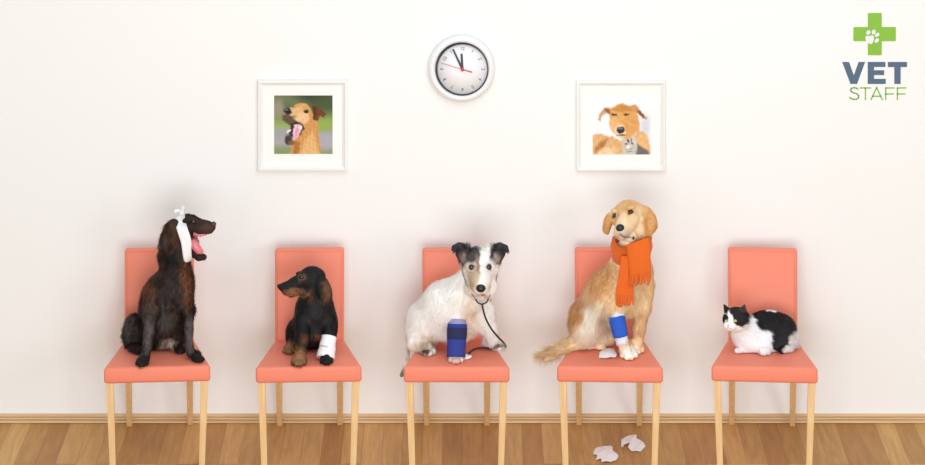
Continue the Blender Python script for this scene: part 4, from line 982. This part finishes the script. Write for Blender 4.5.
ck = [(770, 309, 8, 3, 0, kw), (757, 313, 9, 5, -15, kb, -200, 200, .3), (767, 321, 11, 9, 0, kb, -200, 200, .25), (764, 312, 14, 5, -5, kb, -200, 200, .3), (779, 322, 12, 13, -25, kb, -200, 200, .25), (782, 338, 10, 17, 8, kb, -200, 200, .25), (790, 325, 6, 9, 20, C(44, 40, 40), -200, 200, .4), (771, 309.6, 7, 2.0, -8, kw, -200, 200, .4), (777, 346, 5, 6, 20, kb, -200, 200, .3),
      (794, 343, 5.5, 9, 12, C(232, 228, 226), -200, 200, .4), (787.5, 349.5, 5, 4, 0, C(236, 232, 230), -200, 200, .4), (742, 354, 3, 2, 0, kb),
      (741, 317, 8.5, 10, 0, kb, -200, -36, .25), (733, 310, 11, 4.4, 5, kb, -200, 200, .3), (724.8, 320, 3.4, 6, 0, kb, -200, 200, .3), (724.5, 306, 4, 5, 0, kb), (743.5, 307, 4.4, 5, 0, C(84, 76, 76), -200, 200, .4), (730.5, 317, 2.0, 7, 12, kw, -200, -45, .5), (729.5, 326, 6.5, 5, 0, kw, -200, -40, .3), (735, 329.5, 8, 4, -8, kw, -200, -40, .3), (745, 333, 9, 5, 0, kw, -200, -38, .4)]
coatK = lambda P: field(P, kw, ck, warp=.7)
lenK = lambda P: field(P, 2.8, [(733, 319, 13, 11, 0, .8, -200, -42), (725.8, 321, 1.8, 1.8, 0, 0), (735, 321, 2.2, 1.8, 0, 0), (728, 327, 3, 2.5, 0, .3)])
combK = lambda P: field(P, (0.6, .8, .05), [(735, 318, 14, 12, 0, (.6, .3, -.1))])
catK = build_animal('cat', K, coatK, 'black and white cat crouching on the rightmost coral chair', 'cat', 765, 30000, lenK, combK, h=.003, jitter=0.06)
ball('eye', catK, K, 735.0, 320.9, (2.1, 1.5), M['eye_cat'], 0.15); ball('eye', catK, K, 726.2, 321.0, (1.3, 1.4), M['eye_cat'], 0.15)
for x, y in ((734.6, 320.9), (725.9, 321)): ball('pupil', catK, K, x, y, (.7, 1.0), M['pupil'], -0.6)
ball('nose', catK, K, 728.4, 325.6, (1.3, 0.9), M['nose_pink'], 0.1)
V, F = tube(spline([W(x, y, K.surf(x, y) - .0005) for x, y in ((726.8, 328.4), (728.4, 327.4), (730, 328.6), (731.8, 328.4))], 4), .25 * s4, 6); mesh_obj('mouth', V, F, M['nose_brown'], catK)

# ================================================================== CRUMPLED TISSUES
def crumple(label, outline, z0, cx, cy, Yof, height, seed, name='crumpled_tissue'):
    """torn paper: a sheet cut to the outline, bent into folds and given thickness"""
    r = np.random.default_rng(seed); n = 34
    xs = [p[0] for p in outline]; ys = [p[1] for p in outline]
    X, Y = np.meshgrid(np.linspace(min(xs), max(xs), n), np.linspace(min(ys), max(ys), n))
    pts = outline; inside = np.zeros(X.shape, bool)
    for (x1, y1), (x2, y2) in zip(pts, pts[1:] + pts[:1]):
        cnd = ((y1 > Y) != (y2 > Y)); inside ^= cnd & (X < (x2 - x1) * (Y - y1) / ((y2 - y1) or 1e-9) + x1)
    H = np.zeros(X.shape)
    for i in range(7):
        d = r.normal(size=2); d /= np.linalg.norm(d); off = r.uniform(-5, 5); H += np.abs(((X - cx) * d[0] + (Y - cy) * d[1] * 1.4 + off) % r.uniform(7, 12) - 4) * r.uniform(.3, .8)
    H = (H - H.min()) / (H.max() - H.min()); edge = np.minimum(1, 1.0)
    V, F = [], []; idx = -np.ones(X.shape, int); top = []
    for i in range(n):
        for j in range(n):
            yv = Yof(Y[i, j]); p = W(X[i, j], Y[i, j], yv); p[2] = z0
            dc = math.hypot((X[i, j] - cx) / (max(xs) - min(xs)) * 2, (Y[i, j] - cy) / (max(ys) - min(ys)) * 2)
            zz = z0 + .003 + height * (0.35 + .65 * H[i, j]) * max(0.12, 1 - dc ** 2 * .75)
            s = scale(yv); py = Y[i, j]  # raised points keep their place on the ground
            top.append((p[0], p[1] + (zz - z0) * 1.0, zz))
    th = .0015
    q = []
    for i in range(n - 1):
        for j in range(n - 1):
            if inside[i, j] and inside[i + 1, j] and inside[i, j + 1] and inside[i + 1, j + 1]:
                a = i * n + j; q.append((a, a + n, a + n + 1, a + 1))
    used = sorted({v for f in q for v in f}); mp = {v: k for k, v in enumerate(used)}; m_ = len(used)
    V = [top[v] for v in used] + [(top[v][0], top[v][1], top[v][2] - th) for v in used]
    F = [tuple(mp[v] for v in f) for f in q]; ed = {}
    for f in F:
        for a, b in zip(f, f[1:] + f[:1]): ed[(a, b)] = 1
    side = [(b, a, a + m_, b + m_) for (a, b) in ed if (b, a) not in ed]
    F2 = F + [tuple(m_ + v for v in reversed(f)) for f in F] + side
    V = np.array(V); o0 = V.mean(0); o0[2] = z0
    me = bpy.data.meshes.new(name); me.from_pydata((V - o0).tolist(), [], F2); me.materials.append(M['tissue']); me.update()
    o = link(bpy.data.objects.new(name, me)); o.location = o0; o['label'] = label; o['category'] = 'tissue'; o['group'] = 'crumpled white tissues'
    return o
def floorY(py): return (CAM_H / (py - HORIZON)) * FPX - CAM_D
def seatY(py): return ((CAM_H - SEAT_Z) / (py - HORIZON)) * FPX - CAM_D
fl = lambda L: [(585 + x / 11.63, 425 + y / 11.63) for x, y in L]
crumple('crumpled white tissue on the floor, the left and nearer one of two', fl([(90, 340), (130, 270), (270, 268), (290, 240), (325, 275), (330, 330), (370, 345), (396, 385), (370, 430), (300, 455), (190, 458), (185, 430), (120, 425), (140, 380), (95, 365)]), 0.0, 606, 456, floorY, .016, 3)
crumple('crumpled white tissue on the floor, the right one, nearer the wall', fl([(412, 190), (470, 165), (600, 122), (612, 200), (650, 200), (712, 262), (650, 325), (540, 322), (490, 290), (520, 262), (460, 245), (450, 280), (415, 270)]), 0.0, 633, 444, floorY, .016, 8)
sm = lambda L: [(535 + x / 4.89, 290 + y / 4.89) for x, y in L]
crumple('crumpled white tissue lying on the seat at the golden dog\'s front paw', sm([(310, 335), (316, 310), (342, 293), (388, 288), (394, 310), (403, 325), (396, 336), (355, 340)]), SEAT_Z, 609.5, 355, seatY, .012, 5)
